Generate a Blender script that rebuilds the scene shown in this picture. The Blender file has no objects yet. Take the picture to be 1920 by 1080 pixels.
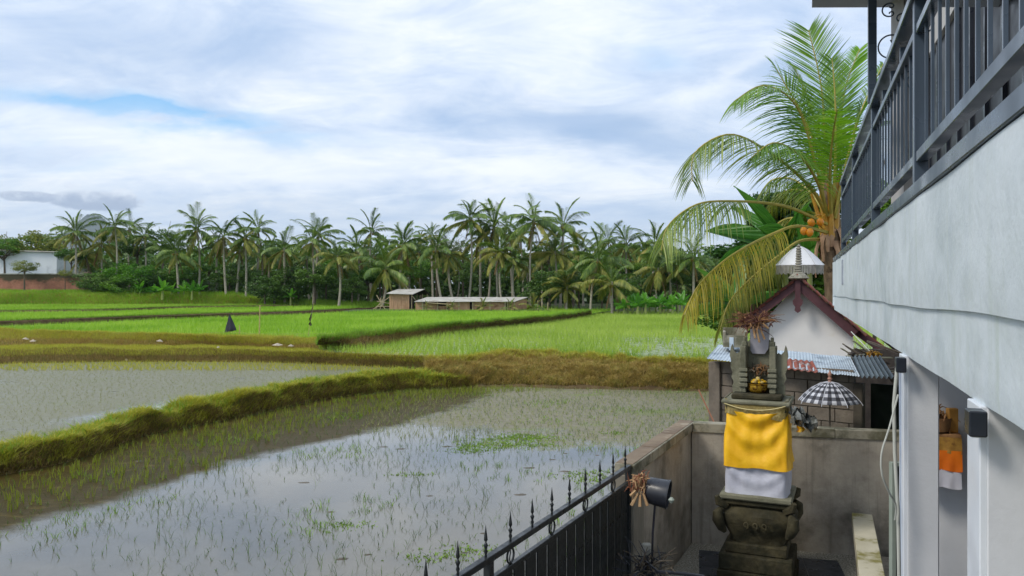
import bpy, math, random
import numpy as np
from mathutils import Vector, Matrix, noise as mnoise
R = math.radians
S = bpy.context.scene
COL = S.collection

# ------------------------------------------------------------------ camera
CAM_Z = 3.4
FPX = 1440.0                       # focal length in pixels of the 1920 wide picture (27 mm)
cam_d = bpy.data.cameras.new('camera')
cam_d.lens = 27.0; cam_d.sensor_width = 36.0
cam_d.clip_start = 0.05; cam_d.clip_end = 12000
cam = bpy.data.objects.new('camera', cam_d); COL.objects.link(cam)
cam.location = (0, 0, CAM_Z); cam.rotation_euler = (R(90), 0, 0)
S.camera = cam
S.view_settings.view_transform = 'Standard'
S.view_settings.look = 'None'
S.view_settings.exposure = 0.34
S.view_settings.gamma = 1.0
S.view_settings.use_curve_mapping = False
S.render.engine = 'CYCLES'
S.cycles.use_denoising = True
S.cycles.max_bounces = 6
S.cycles.volume_bounces = 0
S.cycles.transparent_max_bounces = 8
S.cycles.caustics_reflective = False
S.cycles.caustics_refractive = False

SUN_EL, SUN_AZ = 44.0, 246.0       # azimuth measured clockwise from +Y: behind the camera, to its left
sun_d = bpy.data.lights.new('sun', 'SUN')
sun_d.energy = 1.7; sun_d.angle = R(16); sun_d.color = (1.0, 0.93, 0.82)
sun = bpy.data.objects.new('sun', sun_d); COL.objects.link(sun)
_d = Vector((math.sin(R(SUN_AZ))*math.cos(R(SUN_EL)), math.cos(R(SUN_AZ))*math.cos(R(SUN_EL)), math.sin(R(SUN_EL))))
sun.rotation_euler = _d.to_track_quat('Z', 'Y').to_euler()
sun.location = (-20, -20, 40)

# ------------------------------------------------------------------ node helpers
class NT:
    def __init__(s, tree):
        s.t = tree; s.n = tree.nodes; s.l = tree.links
    def node(s, typ, ins=None, **props):
        n = s.n.new(typ)
        for k, v in props.items(): setattr(n, k, v)
        for k, v in (ins or {}).items():
            s.put(n.inputs[k], v)
        return n
    def put(s, sock, v):
        if isinstance(v, bpy.types.NodeSocket): s.l.new(v, sock)
        else:
            if hasattr(sock.default_value, '__len__') and not hasattr(v, '__len__'): v = (v,)*len(sock.default_value)
            if hasattr(v, '__len__') and len(sock.default_value) == 4 and len(v) == 3: v = tuple(v)+(1,)
            sock.default_value = v
    def m(s, op, a, b=0.0, c=None, clamp=False):
        n = s.n.new('ShaderNodeMath'); n.operation = op; n.use_clamp = clamp
        s.put(n.inputs[0], a); s.put(n.inputs[1], b)
        if c is not None: s.put(n.inputs[2], c)
        return n.outputs[0]
    def mix(s, f, a, b, blend='MIX'):
        n = s.n.new('ShaderNodeMix'); n.data_type = 'RGBA'; n.blend_type = blend
        s.put(n.inputs[0], f); s.put(n.inputs[6], a); s.put(n.inputs[7], b)
        return n.outputs[2]
    def noise(s, vec=None, scale=5.0, detail=4.0, rough=0.5, dist=0.0, out=0):
        n = s.n.new('ShaderNodeTexNoise')
        if vec is not None: s.l.new(vec, n.inputs['Vector'])
        n.inputs['Scale'].default_value = scale; n.inputs['Detail'].default_value = detail
        n.inputs['Roughness'].default_value = rough; n.inputs['Distortion'].default_value = dist
        return n.outputs[out]
    def step(s, x, a, b, lo=0.0, hi=1.0):
        n = s.n.new('ShaderNodeMapRange'); n.interpolation_type = 'SMOOTHSTEP'
        s.put(n.inputs[0], x)
        n.inputs[1].default_value = a; n.inputs[2].default_value = b
        n.inputs[3].default_value = lo; n.inputs[4].default_value = hi
        return n.outputs[0]
    def scalevec(s, vec, sc):
        n = s.n.new('ShaderNodeMapping'); s.l.new(vec, n.inputs[0]); n.inputs[3].default_value = sc
        return n.outputs[0]
    def sep(s, vec):
        n = s.n.new('ShaderNodeSeparateXYZ'); s.l.new(vec, n.inputs[0]); return n.outputs
    def comb(s, x, y, z):
        n = s.n.new('ShaderNodeCombineXYZ'); s.put(n.inputs[0], x); s.put(n.inputs[1], y); s.put(n.inputs[2], z); return n.outputs[0]
    def ramp(s, f, stops):
        n = s.n.new('ShaderNodeValToRGB'); s.put(n.inputs[0], f)
        cr = n.color_ramp
        while len(cr.elements) < len(stops): cr.elements.new(0.5)
        for e, (p, c) in zip(cr.elements, stops):
            e.position = p; e.color = tuple(c)+(1,) if len(c) == 3 else c
        return n.outputs[0]

def srgb(r, g, b):
    f = lambda c: (c/255)/12.92 if c/255 <= .04045 else ((c/255+.055)/1.055)**2.4
    return (f(r), f(g), f(b))

# ------------------------------------------------------------------ sky
world = bpy.data.worlds.new('World'); S.world = world; world.use_nodes = True
W = NT(world.node_tree); W.n.clear()
geo = W.node('ShaderNodeTexCoord')
vec = geo.outputs['Generated']
sky = W.node('ShaderNodeTexSky', sky_type='NISHITA')
sky.sun_disc = False; sky.sun_elevation = R(SUN_EL); sky.sun_rotation = R(SUN_AZ)
sky.altitude = 100; sky.air_density = 1.0; sky.dust_density = 0.6; sky.ozone_density = 1.0
x, y, z = W.sep(vec)
az = W.m('ARCTAN2', x, y)
el = W.m('ARCSINE', z)
zc = W.m('ADD', W.m('MAXIMUM', z, 0.0), 0.20)
plan = W.comb(W.m('DIVIDE', x, zc), W.m('DIVIDE', y, zc), 0.0)
nwarp = W.noise(plan, 1.1, 5, .6)
nwarp2 = W.noise(W.scalevec(plan, (1, 1, 1)), 2.3, 5, .6, out=1)
wx, wy, wz = W.sep(nwarp2)
az2 = W.m('ADD', az, W.m('MULTIPLY', W.m('SUBTRACT', wx, .5), .22))
el2 = W.m('ADD', el, W.m('MULTIPLY', W.m('SUBTRACT', wy, .5), .09))
def blob(px, py, sx, sy, rot=0.0, warp=True):
    a0 = math.atan((px-960)/FPX); e0 = math.atan((540-py)/FPX*math.cos(a0))
    dx = W.m('SUBTRACT', az2 if warp else az, a0); dy = W.m('SUBTRACT', el2 if warp else el, e0)
    c, s_ = math.cos(R(rot)), math.sin(R(rot))
    u = W.m('ADD', W.m('MULTIPLY', dx, c), W.m('MULTIPLY', dy, s_))
    v = W.m('SUBTRACT', W.m('MULTIPLY', dy, c), W.m('MULTIPLY', dx, s_))
    u = W.m('DIVIDE', u, sx/FPX); v = W.m('DIVIDE', v, sy/FPX)
    r2 = W.m('ADD', W.m('MULTIPLY', u, u), W.m('MULTIPLY', v, v))
    return W.m('EXPONENT', W.m('MULTIPLY', r2, -1.0))
def summed(lst):
    t = None
    for a in lst:
        amp = a[0]; b = W.m('MULTIPLY', blob(*a[1:]), amp)
        t = b if t is None else W.m('ADD', t, b)
    return t
n1 = W.noise(W.scalevec(plan, (.8, 1.0, 1)), .95, 9, .6, .4)
n2 = W.noise(W.scalevec(plan, (.7, 1.1, 1)), 3.4, 8, .66, .6)
base = W.ramp(W.m('ADD', W.m('MULTIPLY', n1, .6), W.m('MULTIPLY', n2, .4)),
              [(.38, srgb(170, 194, 226)), (.455, srgb(198, 214, 237)), (.52, srgb(222, 232, 246)), (.60, srgb(250, 252, 254))])
dark = summed([(.75, 1050, 235, 260, 42, -7), (.6, 1230, 270, 150, 34, -6), (.5, 420, 80, 240, 70, 8), (.3, 90, 90, 200, 60), (.45, 1240, 395, 130, 34), (.45, 450, 400, 330, 26), (.3, 900, 395, 260, 26), (.3, 1560, 200, 160, 90)])
white = summed([(1.0, 960, 318, 250, 28, -7), (.75, 420, 285, 230, 34, -6), (.5, 480, 335, 300, 26), (.45, 700, 60, 90, 60), (.4, 1050, 55, 120, 50), (.4, 1330, 190, 110, 60), (.5, 1420, 110, 150, 22, 25), (.35, 120, 265, 160, 30)])
blue = summed([(1.2, 240, 208, 150, 22, -2), (.6, 330, 240, 110, 20, 3), (.35, 560, 262, 120, 16), (.35, 1560, 190, 90, 60), (.25, 1230, 100, 60, 26), (.35, 110, 300, 90, 18)])
det = W.m('ADD', .55, W.m('MULTIPLY', n2, .9))
c = W.mix(W.m('MULTIPLY', dark, .72, clamp=True), base, srgb(148, 176, 212))
c = W.mix(W.m('MULTIPLY', W.m('MULTIPLY', blue, W.step(n2, .30, .55)), 1.5, clamp=True), c, srgb(134, 190, 236))
c = W.mix(W.m('MULTIPLY', W.m('MULTIPLY', white, det), .95, clamp=True), c, srgb(248, 251, 254))
# low haze brightening towards the horizon, everywhere round
c = W.mix(W.step(el, .0, .16, .35, 0.0), c, srgb(214, 226, 241))
# small grey cumulus above the volcano and two scraps beside it
cn = W.noise(W.scalevec(vec, (1, 1, 1.6)), 55, 5, .6)
cum = W.m('MAXIMUM', blob(178, 376, 72, 19, 0, False), W.m('MULTIPLY', blob(228, 374, 26, 20, 0, False), 1.0))
cum = W.m('MAXIMUM', cum, W.m('MULTIPLY', blob(60, 368, 62, 11, 0, False), .8))
cum = W.m('MAXIMUM', cum, W.m('MULTIPLY', blob(132, 348, 20, 8, 0, False), .62))
cumm = W.step(W.m('ADD', cum, W.m('MULTIPLY', W.m('SUBTRACT', cn, .5), .6)), .34, .56)
topl = W.step(W.m('ADD', el, W.m('MULTIPLY', W.m('SUBTRACT', cn, .5), .03)), (540-384)/FPX*.879, (540-352)/FPX*.879)
c = W.mix(W.m('MULTIPLY', cumm, .9), c, W.mix(topl, srgb(150, 165, 192), srgb(226, 233, 244)))
# cloud colours are given as seen; background strength 0.1 -> multiply by 10
cl = W.mix(1.0, c, (10.2, 10.2, 10.2), 'MULTIPLY')
low = W.mix(W.step(z, -.06, -.005), (1.2, 1.3, 1.0), cl)
mixed = W.mix(.12, low, sky.outputs[0])
bg = W.node('ShaderNodeBackground', {'Color': mixed, 'Strength': 0.1})
wo = W.node('ShaderNodeOutputWorld'); W.l.new(bg.outputs[0], wo.inputs[0])

# ------------------------------------------------------------------ materials
def newmat(name):
    m = bpy.data.materials.new(name); m.use_nodes = True
    T = NT(m.node_tree); T.n.clear()
    out = T.node('ShaderNodeOutputMaterial')
    return m, T, out
def coords(T, obj=True):
    return T.node('ShaderNodeTexCoord').outputs['Object'] if obj else T.node('ShaderNodeNewGeometry').outputs['Position']
def mat(name, c1, c2=None, rough=.7, scale=6.0, c3=None, s3=1.2, t3=(.52, .68), bump=.0, bscale=40.0, metal=0.0, spec=.4, stretch=None, world_pos=False, streak=None, island=0.0, detail=6, s3z=1.0):
    """base colour between c1 and c2 by noise, stains of colour c3, fine relief"""
    m, T, out = newmat(name)
    v = coords(T, not world_pos)
    vs = T.scalevec(v, stretch) if stretch else v
    c2 = c2 or tuple(min(1, k*1.25) for k in c1)
    col = T.mix(T.step(T.noise(vs, scale, detail, .6), .3, .7), c1, c2)
    if c3 is not None:
        st = T.step(T.noise(T.scalevec(v, (1, 1, s3z)), s3, 7, .65), t3[0], t3[1])
        col = T.mix(st, col, c3)
    if streak is not None:
        st = T.step(T.noise(T.scalevec(v, (9, 9, .5)), 1.3, 5, .6), .5, .75)
        col = T.mix(T.m('MULTIPLY', st, .7), col, streak)
    if island:
        ri = T.node('ShaderNodeNewGeometry').outputs['Random Per Island']
        col = T.mix(1.0, col, T.ramp(ri, [(0, (1-island,)*3), (1, (1+island,)*3)]), 'MULTIPLY')
    p = T.node('ShaderNodeBsdfPrincipled', {'Base Color': col, 'Roughness': rough, 'Metallic': metal, 'Specular IOR Level': spec})
    rn = T.step(T.noise(v, scale*2.3, 4), .3, .7, max(0, rough-.12), min(1, rough+.12)); T.put(p.inputs['Roughness'], rn)
    if bump:
        b = T.node('ShaderNodeBump', {'Strength': bump, 'Distance': .02, 'Height': T.noise(vs, bscale, 6, .65)})
        T.l.new(b.outputs[0], p.inputs['Normal'])
    T.l.new(p.outputs[0], out.inputs[0])
    return m
def leafmat(name, cols, trans=.35, rough=.5, scale=.6, spec=.35, vari=.5):
    """foliage: colour varies per leaf and in soft patches, some light passes through"""
    m, T, out = newmat(name)
    g = T.node('ShaderNodeNewGeometry')
    ri = g.outputs['Random Per Island']
    nz = T.noise(g.outputs['Position'], scale, 4, .6)
    f = T.m('ADD', T.m('MULTIPLY', ri, vari), T.m('MULTIPLY', T.step(nz, .3, .7), 1-vari))
    n = len(cols)
    col = T.ramp(f, [(i/(n-1), c_) for i, c_ in enumerate(cols)])
    p = T.node('ShaderNodeBsdfPrincipled', {'Base Color': col, 'Roughness': rough, 'Specular IOR Level': spec})
    tr = T.node('ShaderNodeBsdfTranslucent', {'Color': T.mix(.5, col, T.mix(1.0, col, (1.6, 1.7, .7), 'MULTIPLY'))})
    mx = T.node('ShaderNodeMixShader', {0: trans}); T.l.new(p.outputs[0], mx.inputs[1]); T.l.new(tr.outputs[0], mx.inputs[2])
    T.l.new(mx.outputs[0], out.inputs[0])
    return m

# ------------------------------------------------------------------ object helpers
def link(name, me, m=None, parent=None, loc=None, rot=None):
    o = bpy.data.objects.new(name, me)
    if me is not None and m is not None:
        for k in (m if isinstance(m, (list, tuple)) else [m]): me.materials.append(k)
    COL.objects.link(o)
    if parent is not None: o.parent = parent
    if loc is not None: o.location = loc
    if rot is not None: o.rotation_euler = rot
    return o
def tag(o, label=None, cat=None, group=None, kind=None):
    if label: o['label'] = label
    if cat: o['category'] = cat
    if group: o['group'] = group
    if kind: o['kind'] = kind
    return o
def empty(name, loc, rz=0.0, label=None, cat=None, group=None):
    o = bpy.data.objects.new(name, None); COL.objects.link(o)
    o.empty_display_size = .2
    o.location = loc; o.rotation_euler = (0, 0, rz)
    return tag(o, label, cat, group)
class MB:
    def __init__(s): s.v = []; s.f = []; s.mi = []
    def add(s, vs, fs, mi=0):
        b = len(s.v); s.v += [tuple(p) for p in vs]
        s.f += [tuple(b+i for i in f) for f in fs]; s.mi += [mi]*len(fs); return s
    def box(s, x0, x1, y0, y1, z0, z1, M=None, mi=0, bev=0.0):
        if bev:
            return s.bevbox(x0, x1, y0, y1, z0, z1, bev, M, mi)
        vs = [Vector((x, y, z)) for z in (z0, z1) for y in (y0, y1) for x in (x0, x1)]
        if M is not None: vs = [M @ v for v in vs]
        return s.add(vs, [(0, 2, 3, 1), (4, 5, 7, 6), (0, 1, 5, 4), (2, 6, 7, 3), (0, 4, 6, 2), (1, 3, 7, 5)], mi)
    def bevbox(s, x0, x1, y0, y1, z0, z1, b, M=None, mi=0):
        # box with chamfered top/bottom and vertical edges: stacked octagons
        def oct_(d, zz):
            return [Vector(p+(zz,)) for p in ((x0+b, y0+d), (x1-b, y0+d), (x1-d, y0+b), (x1-d, y1-b), (x1-b, y1-d), (x0+b, y1-d), (x0+d, y1-b), (x0+d, y0+b))]
        rings = [oct_(b*.8, z0), oct_(0, z0+b), oct_(0, z1-b), oct_(b*.8, z1)]
        vs = [v for r in rings for v in r]
        if M is not None: vs = [M @ v for v in vs]
        fs = []
        for k in range(3):
            for i in range(8):
                j = (i+1) % 8; fs.append((k*8+i, k*8+j, k*8+8+j, k*8+8+i))
        fs.append(tuple(range(7, -1, -1))); fs.append(tuple(range(24, 32)))
        return s.add(vs, fs, mi)
    def tube(s, pts, rad, n=6, mi=0, caps=True):
        pts = [Vector(p) for p in pts]
        if not hasattr(rad, '__len__'): rad = [rad]*len(pts)
        rings = []; up0 = Vector((0, 0, 1))
        prev = None
        for i, p in enumerate(pts):
            t = (pts[min(i+1, len(pts)-1)]-pts[max(i-1, 0)])
            if t.length < 1e-9: t = Vector((0, 0, 1))
            t.normalize()
            if prev is None:
                a = t.orthogonal().normalized()
            else:
                a = (prev-t*prev.dot(t))
                a = a.normalized() if a.length > 1e-6 else t.orthogonal().normalized()
            prev = a; b = t.cross(a)
            rings.append([p+(a*math.cos(2*math.pi*k/n)+b*math.sin(2*math.pi*k/n))*rad[i] for k in range(n)])
        vs = [v for r in rings for v in r]; fs = []
        for i in range(len(pts)-1):
            for k in range(n):
                j = (k+1) % n; fs.append((i*n+k, i*n+j, (i+1)*n+j, (i+1)*n+k))
        if caps:
            fs.append(tuple(range(n-1, -1, -1))); fs.append(tuple((len(pts)-1)*n+k for k in range(n)))
        return s.add(vs, fs, mi)
    def lathe(s, prof, n=16, M=None, mi=0):
        vs = [Vector((r*math.cos(2*math.pi*k/n), r*math.sin(2*math.pi*k/n), z)) for r, z in prof for k in range(n)]
        if M is not None: vs = [M @ v for v in vs]
        fs = []
        for i in range(len(prof)-1):
            for k in range(n):
                j = (k+1) % n; fs.append((i*n+k, i*n+j, (i+1)*n+j, (i+1)*n+k))
        fs.append(tuple(range(n-1, -1, -1))); fs.append(tuple((len(prof)-1)*n+k for k in range(n)))
        return s.add(vs, fs, mi)
    def prism(s, poly, y0, y1, M=None, mi=0):
        """outline poly [(x,z)] extruded along y"""
        n = len(poly)
        vs = [Vector((p[0], y0, p[1])) for p in poly]+[Vector((p[0], y1, p[1])) for p in poly]
        if M is not None: vs = [M @ v for v in vs]
        fs = [tuple(range(n)), tuple(range(2*n-1, n-1, -1))]
        for i in range(n):
            j = (i+1) % n; fs.append((i, i+n, j+n, j))
        return s.add(vs, fs, mi)
    def mesh(s, name, smooth=False):
        me = bpy.data.meshes.new(name); me.from_pydata(s.v, [], s.f)
        if any(s.mi): me.polygons.foreach_set('material_index', s.mi)
        if smooth: me.polygons.foreach_set('use_smooth', [True]*len(s.f))
        me.update()
        if smooth: me.set_sharp_from_angle(angle=R(48))
        return me
    def build(s, name, m, parent=None, smooth=False, loc=None):
        return link(name, s.mesh(name, smooth), m, parent, loc)
def npmesh(name, verts, faces, k, smooth=False):
    """verts (N,3), faces (F,k) -> mesh"""
    me = bpy.data.meshes.new(name)
    verts = np.ascontiguousarray(verts, dtype=np.float32); faces = np.ascontiguousarray(faces, dtype=np.int32)
    me.vertices.add(len(verts)); me.vertices.foreach_set('co', verts.ravel())
    me.loops.add(faces.size); me.loops.foreach_set('vertex_index', faces.ravel())
    me.polygons.add(len(faces)); me.polygons.foreach_set('loop_start', np.arange(0, faces.size, k, dtype=np.int32))
    try: me.polygons.foreach_set('loop_total', np.full(len(faces), k, dtype=np.int32))
    except Exception: pass
    me.update(calc_edges=True)
    if smooth: me.polygons.foreach_set('use_smooth', np.ones(len(faces), dtype=bool))
    return me

# world point seen at a photo pixel at a given depth / on a level plane (used to survey the place)
def P(px, py, Y): return Vector(((px-960)/FPX*Y, Y, CAM_Z-(py-540)/FPX*Y))
def G(px, py, z):
    Y = (CAM_Z-z)*FPX/(py-540); return Vector(((px-960)/FPX*Y, Y, z))
def resample(pts, n):
    pts = [Vector(p) for p in pts]; d = [0]
    for a, b in zip(pts, pts[1:]): d.append(d[-1]+(b-a).length)
    out = []
    for i in range(n):
        t = d[-1]*i/(n-1); k = 0
        while k < len(pts)-2 and d[k+1] < t: k += 1
        s_ = (t-d[k])/max(1e-9, d[k+1]-d[k])
        p0 = pts[max(k-1, 0)]; p1 = pts[k]; p2 = pts[k+1]; p3 = pts[min(k+2, len(pts)-1)]
        s2, s3 = s_*s_, s_*s_*s_
        out.append(.5*((2*p1)+(p2-p0)*s_+(2*p0-5*p1+4*p2-p3)*s2+(3*p1-p0-3*p2+p3)*s3))
    return out
# ================================================================== GROUND, WATER, FIELDS, BANKS
rng = np.random.default_rng(7)
def nz(p, s=1.0, seed=0.0):
    return mnoise.noise(Vector((p[0]*s+seed, p[1]*s-seed*.7, seed*1.3)))

M_soil = mat('mud soil', (.085, .058, .030), (.15, .105, .055), .95, 3.0, bump=.7, bscale=12, world_pos=True, spec=.08)
M_ground = mat('overgrown earth', (.045, .07, .02), (.08, .11, .03), .9, .35, c3=(.09, .07, .035), s3=.2, bump=.5, bscale=3, world_pos=True)

def water_mat(name, mud, mud2, algae, kind):
    m, T, out = newmat(name)
    g = T.node('ShaderNodeNewGeometry'); pos = g.outputs['Position']
    px_, py_, pz_ = T.sep(pos)
    nA = T.noise(T.scalevec(pos, (.45, .45, 1)), 1.0, 7, .68)
    nB = T.noise(pos, 5.0, 5, .65)
    nC = T.noise(T.scalevec(pos, (.25, .9, 1)), 1.4, 6, .62)
    if kind == 'near':
        # shallow silt shows towards the far right of the paddy, deep clear water on the near left
        bias = T.step(T.m('ADD', py_, T.m('MULTIPLY', px_, .55)), 13.5, 22.0, -.34, .26)
        e = T.m('ADD', T.m('ADD', T.m('MULTIPLY', nA, .8), T.m('MULTIPLY', nB, .28)), bias)
        mask = T.step(e, .50, .74)
        alg = T.step(T.m('ADD', T.m('MULTIPLY', nC, .8), T.m('MULTIPLY', nB, .25)), .55, .68)
    else:
        bias = T.step(nC, .3, .8, -.05, .12)
        mask = T.step(T.m('ADD', nA, bias), .2, .5, .55, 1.0)
        # an open, unplanted strip of clear water follows the bank
        alg = T.step(nC, .5, .8)
    mudc = T.mix(T.step(nB, .3, .7), mud, mud2)
    mudc = T.mix(T.m('MULTIPLY', alg, .7), mudc, algae)
    deep = T.mix(T.step(nA, .3, .7), (.12, .11, .085), (.16, .15, .12))
    col = T.mix(mask, deep, mudc)
    def edge_d(line):
        pts_ = sorted((q_.y, q_.x) for q_ in line)
        x0 = T.ramp(T.m('DIVIDE', T.m('ADD', py_, 8.0), 40.0), [((yy_+8)/40, ((xx_+20)/20,)*3) for yy_, xx_ in pts_])
        return T.m('SUBTRACT', px_, T.m('SUBTRACT', T.m('MULTIPLY', T.sep(x0)[0], 20.0), 20.0))
    if kind != 'near':
        dl = T.m('MULTIPLY', edge_d(dykeA_base), -1.0)
        clear = T.m('MULTIPLY', T.step(T.m('ADD', dl, T.m('MULTIPLY', nC, 1.6)), 3.6, 4.6, 1.0, 0.0), T.step(py_, 18.5, 21.0))
        mask = T.m('MULTIPLY', mask, T.m('SUBTRACT', 1.0, clear))
        col = T.mix(clear, col, (.20, .20, .18))
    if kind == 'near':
        dd = edge_d(silt_refl_edge)
        silt = T.step(T.m('ADD', dd, T.m('MULTIPLY', T.m('SUBTRACT', nA, .5), 2.0)), -.45, .4, 1.0, 0.0)  # brown band: silt, with the dyke's reflection painted into the colour
        silt_refl_c = T.mix(T.step(T.noise(T.scalevec(pos, (1.0, 2.6, 1)), 1.6, 6, .7), .52, .75), srgb(66, 55, 20), srgb(100, 86, 44))
        col = T.mix(T.m('MULTIPLY', silt, .95), col, silt_refl_c)
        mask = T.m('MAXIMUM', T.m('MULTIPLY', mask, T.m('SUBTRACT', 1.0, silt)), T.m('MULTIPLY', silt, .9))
    rough = T.m('ADD', .035, T.m('MULTIPLY', mask, .42 if kind == 'near' else .30))
    specl = T.m('SUBTRACT', .68, T.m('MULTIPLY', mask, .5))
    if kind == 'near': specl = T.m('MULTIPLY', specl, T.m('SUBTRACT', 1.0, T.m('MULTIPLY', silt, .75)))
    bump = T.node('ShaderNodeBump', {'Strength': .10, 'Distance': .01, 'Height': T.noise(T.scalevec(pos, (1, .6, 1)), 3.0, 4, .55)})
    bump2 = T.node('ShaderNodeBump', {'Strength': T.m('MULTIPLY', mask, .5), 'Distance': .03, 'Height': T.noise(pos, 9, 6, .7)})
    T.l.new(bump.outputs[0], bump2.inputs['Normal'])
    p = T.node('ShaderNodeBsdfPrincipled', {'Base Color': col, 'Roughness': rough, 'IOR': 1.36, 'Specular IOR Level': specl, 'Coat Weight': T.m('MULTIPLY', T.m('SUBTRACT', 1.0, mask), .2), 'Coat Roughness': .03})
    T.l.new(bump2.outputs[0], p.inputs['Normal']); T.l.new(bump.outputs[0], p.inputs['Coat Normal'])
    T.l.new(p.outputs[0], out.inputs[0]); return m
# ---- big ground sheet to the horizon
def smooth(t): t = max(0., min(1., t)); return t*t*(3-2*t)
def ground_h(x, y):
    if y < 80: return -0.65
    t = smooth((y-80)/2.5)
    right = .45+.55*smooth((y-95)/15)
    zf = right+(1.0-right)*smooth((9-x)/5)
    left = smooth((-.30*y-x+2)/4)*smooth((y-97)/2.2)
    zf += left*1.55
    zf += smooth((y-140)/600)*(-1.2)
    return -0.65*(1-t)+zf*t
xs = sorted(set([-6000, -3000, -1500, -800, -500, -350, -250]+list(range(-180, 181, 3))+[250, 350, 500, 800, 1500, 3000, 6000]))
ys = sorted(set([-300, -100, -30, 0, 40, 79]+[80+k*.7 for k in range(0, 50)]+list(range(116, 200, 6))+[220, 260, 320, 420, 600, 900, 1500, 2500, 4500, 8000]))
vs = [(x, y, ground_h(x, y)+(.06*nz((x, y), .15) if y > 84 else 0)) for y in ys for x in xs]
nx = len(xs)
fs = [(j*nx+i, j*nx+i+1, (j+1)*nx+i+1, (j+1)*nx+i) for j in range(len(ys)-1) for i in range(nx-1)]
me = bpy.data.meshes.new('ground'); me.from_pydata(vs, [], fs); me.update()
tag(link('ground', me, M_ground), kind='structure')

def sheet(name, pts, z, m):
    mb = MB(); mb.add([(p[0], p[1], z) for p in pts], [tuple(range(len(pts)))])
    return tag(mb.build(name, m), kind='structure')

# ---- surveyed lines
silt_refl_edge = [G(px, py, -.2) for px, py in ((900, 745), (800, 785), (683, 814), (560, 838), (437, 866), (246, 930), (120, 965), (0, 1003))]+[Vector((-8.6, 6, 0)), Vector((-10, -6, 0))]
dykeA_base = [G(px, py, -.2) for px, py in ((880, 726), (770, 732), (693, 738), (590, 752), (489, 774), (346, 803), (265, 819), (163, 856), (41, 884))]+[Vector((-12.6, 11.0, -.2)), Vector((-16, 3, -.2)), Vector((-18, -6, -.2))]
def offs(line, d, z):
    out = []
    for i, p in enumerate(line):
        t = (line[min(i+1, len(line)-1)]-line[max(i-1, 0)]); t.z = 0; t.normalize()
        n_ = Vector((t.y, -t.x, 0))
        if n_.x > 0: n_ = -n_
        out.append(Vector((p.x+n_.x*d, p.y+n_.y*d, z)))
    return out
dykeB_base = [G(px, py, -.2) for px, py in ((800, 726), (880, 727), (960, 727), (1100, 730), (1220, 732), (1320, 734), (1420, 736), (1560, 738), (1900, 742))]
dykeB_crest = [G(px, py, .6) for px, py in ((800, 676), (880, 675), (960, 667), (1060, 668), (1140, 674), (1240, 680), (1330, 683), (1500, 684), (1900, 690))]
bermF_base = [G(px, py, 0.0) for px, py in ((-300, 690), (0, 683), (122, 681), (244, 679), (489, 680), (611, 684), (740, 690), (880, 697), (960, 700))]
bermF_crest = [G(px, py, .42) for px, py in ((-300, 664), (0, 659), (122, 655), (244, 659), (367, 657), (611, 665), (740, 671), (880, 676), (960, 676))]
bankD_base = [G(px, py, .42) for px, py in ((-300, 652), (0, 650), (122, 648), (244, 650), (400, 650), (560, 656), (640, 658))]
bankD_crest = [G(px, py, z_) for px, py, z_ in ((-300, 624, 1.0), (0, 622, 1.0), (122, 625, .97), (244, 629, .91), (400, 634, .84), (560, 638, .82), (640, 636, .85))]
bankC_base = [G(px, py, .5) for px, py in ((600, 650), (663, 655), (707, 652), (796, 635), (900, 620), (974, 612), (1048, 604), (1110, 592))]
bankC_crest = [G(px, py, 1.1) for px, py in ((600, 637), (663, 628), (737, 622), (796, 614), (885, 606), (960, 600), (1048, 592), (1108, 584))]

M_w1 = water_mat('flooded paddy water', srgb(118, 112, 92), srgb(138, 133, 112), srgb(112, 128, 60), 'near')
M_w2 = water_mat('shallow paddy water', srgb(116, 114, 90), srgb(130, 127, 102), srgb(118, 124, 80), 'left')
M_w3 = mat('wet rice field floor', srgb(124, 140, 84), srgb(148, 158, 110), .25, 2.0, c3=srgb(158, 160, 140), s3=.25, t3=(.55, .7), world_pos=True, spec=.7)
M_fieldL = mat('young rice field', srgb(100, 134, 44), srgb(124, 156, 56), .8, 1.2, c3=srgb(130, 160, 52), s3=.12, world_pos=True)

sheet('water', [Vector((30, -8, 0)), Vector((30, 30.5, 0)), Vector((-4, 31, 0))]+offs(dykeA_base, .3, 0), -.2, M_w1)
a2 = offs(dykeA_base, .5, 0)
sheet('water', a2[::-1]+[Vector((-1, 30.5, 0))]+[Vector((p.x, p.y+.6, 0)) for p in bermF_base[::-1]]+[Vector((-60, 34, 0)), Vector((-60, -8, 0))], 0.0, M_w2)
fr = [Vector((p.x, p.y+.3, 0)) for p in dykeB_crest]
fieldR = [Vector((p.x, p.y+.2, 0)) for p in bermF_crest[-4:-1]]+fr[1:]+[Vector((40, 30, 0)), Vector((60, 90, 0)), Vector((12, 90, 0))]+[Vector((p.x-.4, p.y, 0)) for p in bankC_base[::-1]]
sheet('rice_field', fieldR, .53, M_w3)
# left terraces
T1 = [G(px, py, .80) for px, py in ((-250, 621), (0, 612), (150, 606), (300, 599), (450, 594), (560, 590), (740, 580))]
T2 = [G(px, py, 1.07) for px, py in ((-250, 592), (0, 588), (200, 585), (330, 580), (480, 577), (700, 572.5))]
cr = [Vector((p.x-.3, p.y+.5, 0)) for p in bankC_crest]
fieldL1 = [Vector((p.x, p.y+.2, 0)) for p in bankD_crest]+cr[1:]+[Vector((12, 90, 0))]+[Vector((p.x, p.y+.4, 0)) for p in T1[::-1]]
sheet('rice_field', fieldL1, .80, M_fieldL)
T1b = [Vector((p.x, p.y+.1, 0)) for p in T1]
fieldL2 = T1b+[Vector((12, 90.2, 0)), Vector((5, 92, 0)), Vector((0, 96.5, 0))]+[Vector((p.x, p.y+.3, 0)) for p in T2[::-1]]
sheet('rice_field', fieldL2, 1.07, M_fieldL)
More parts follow.
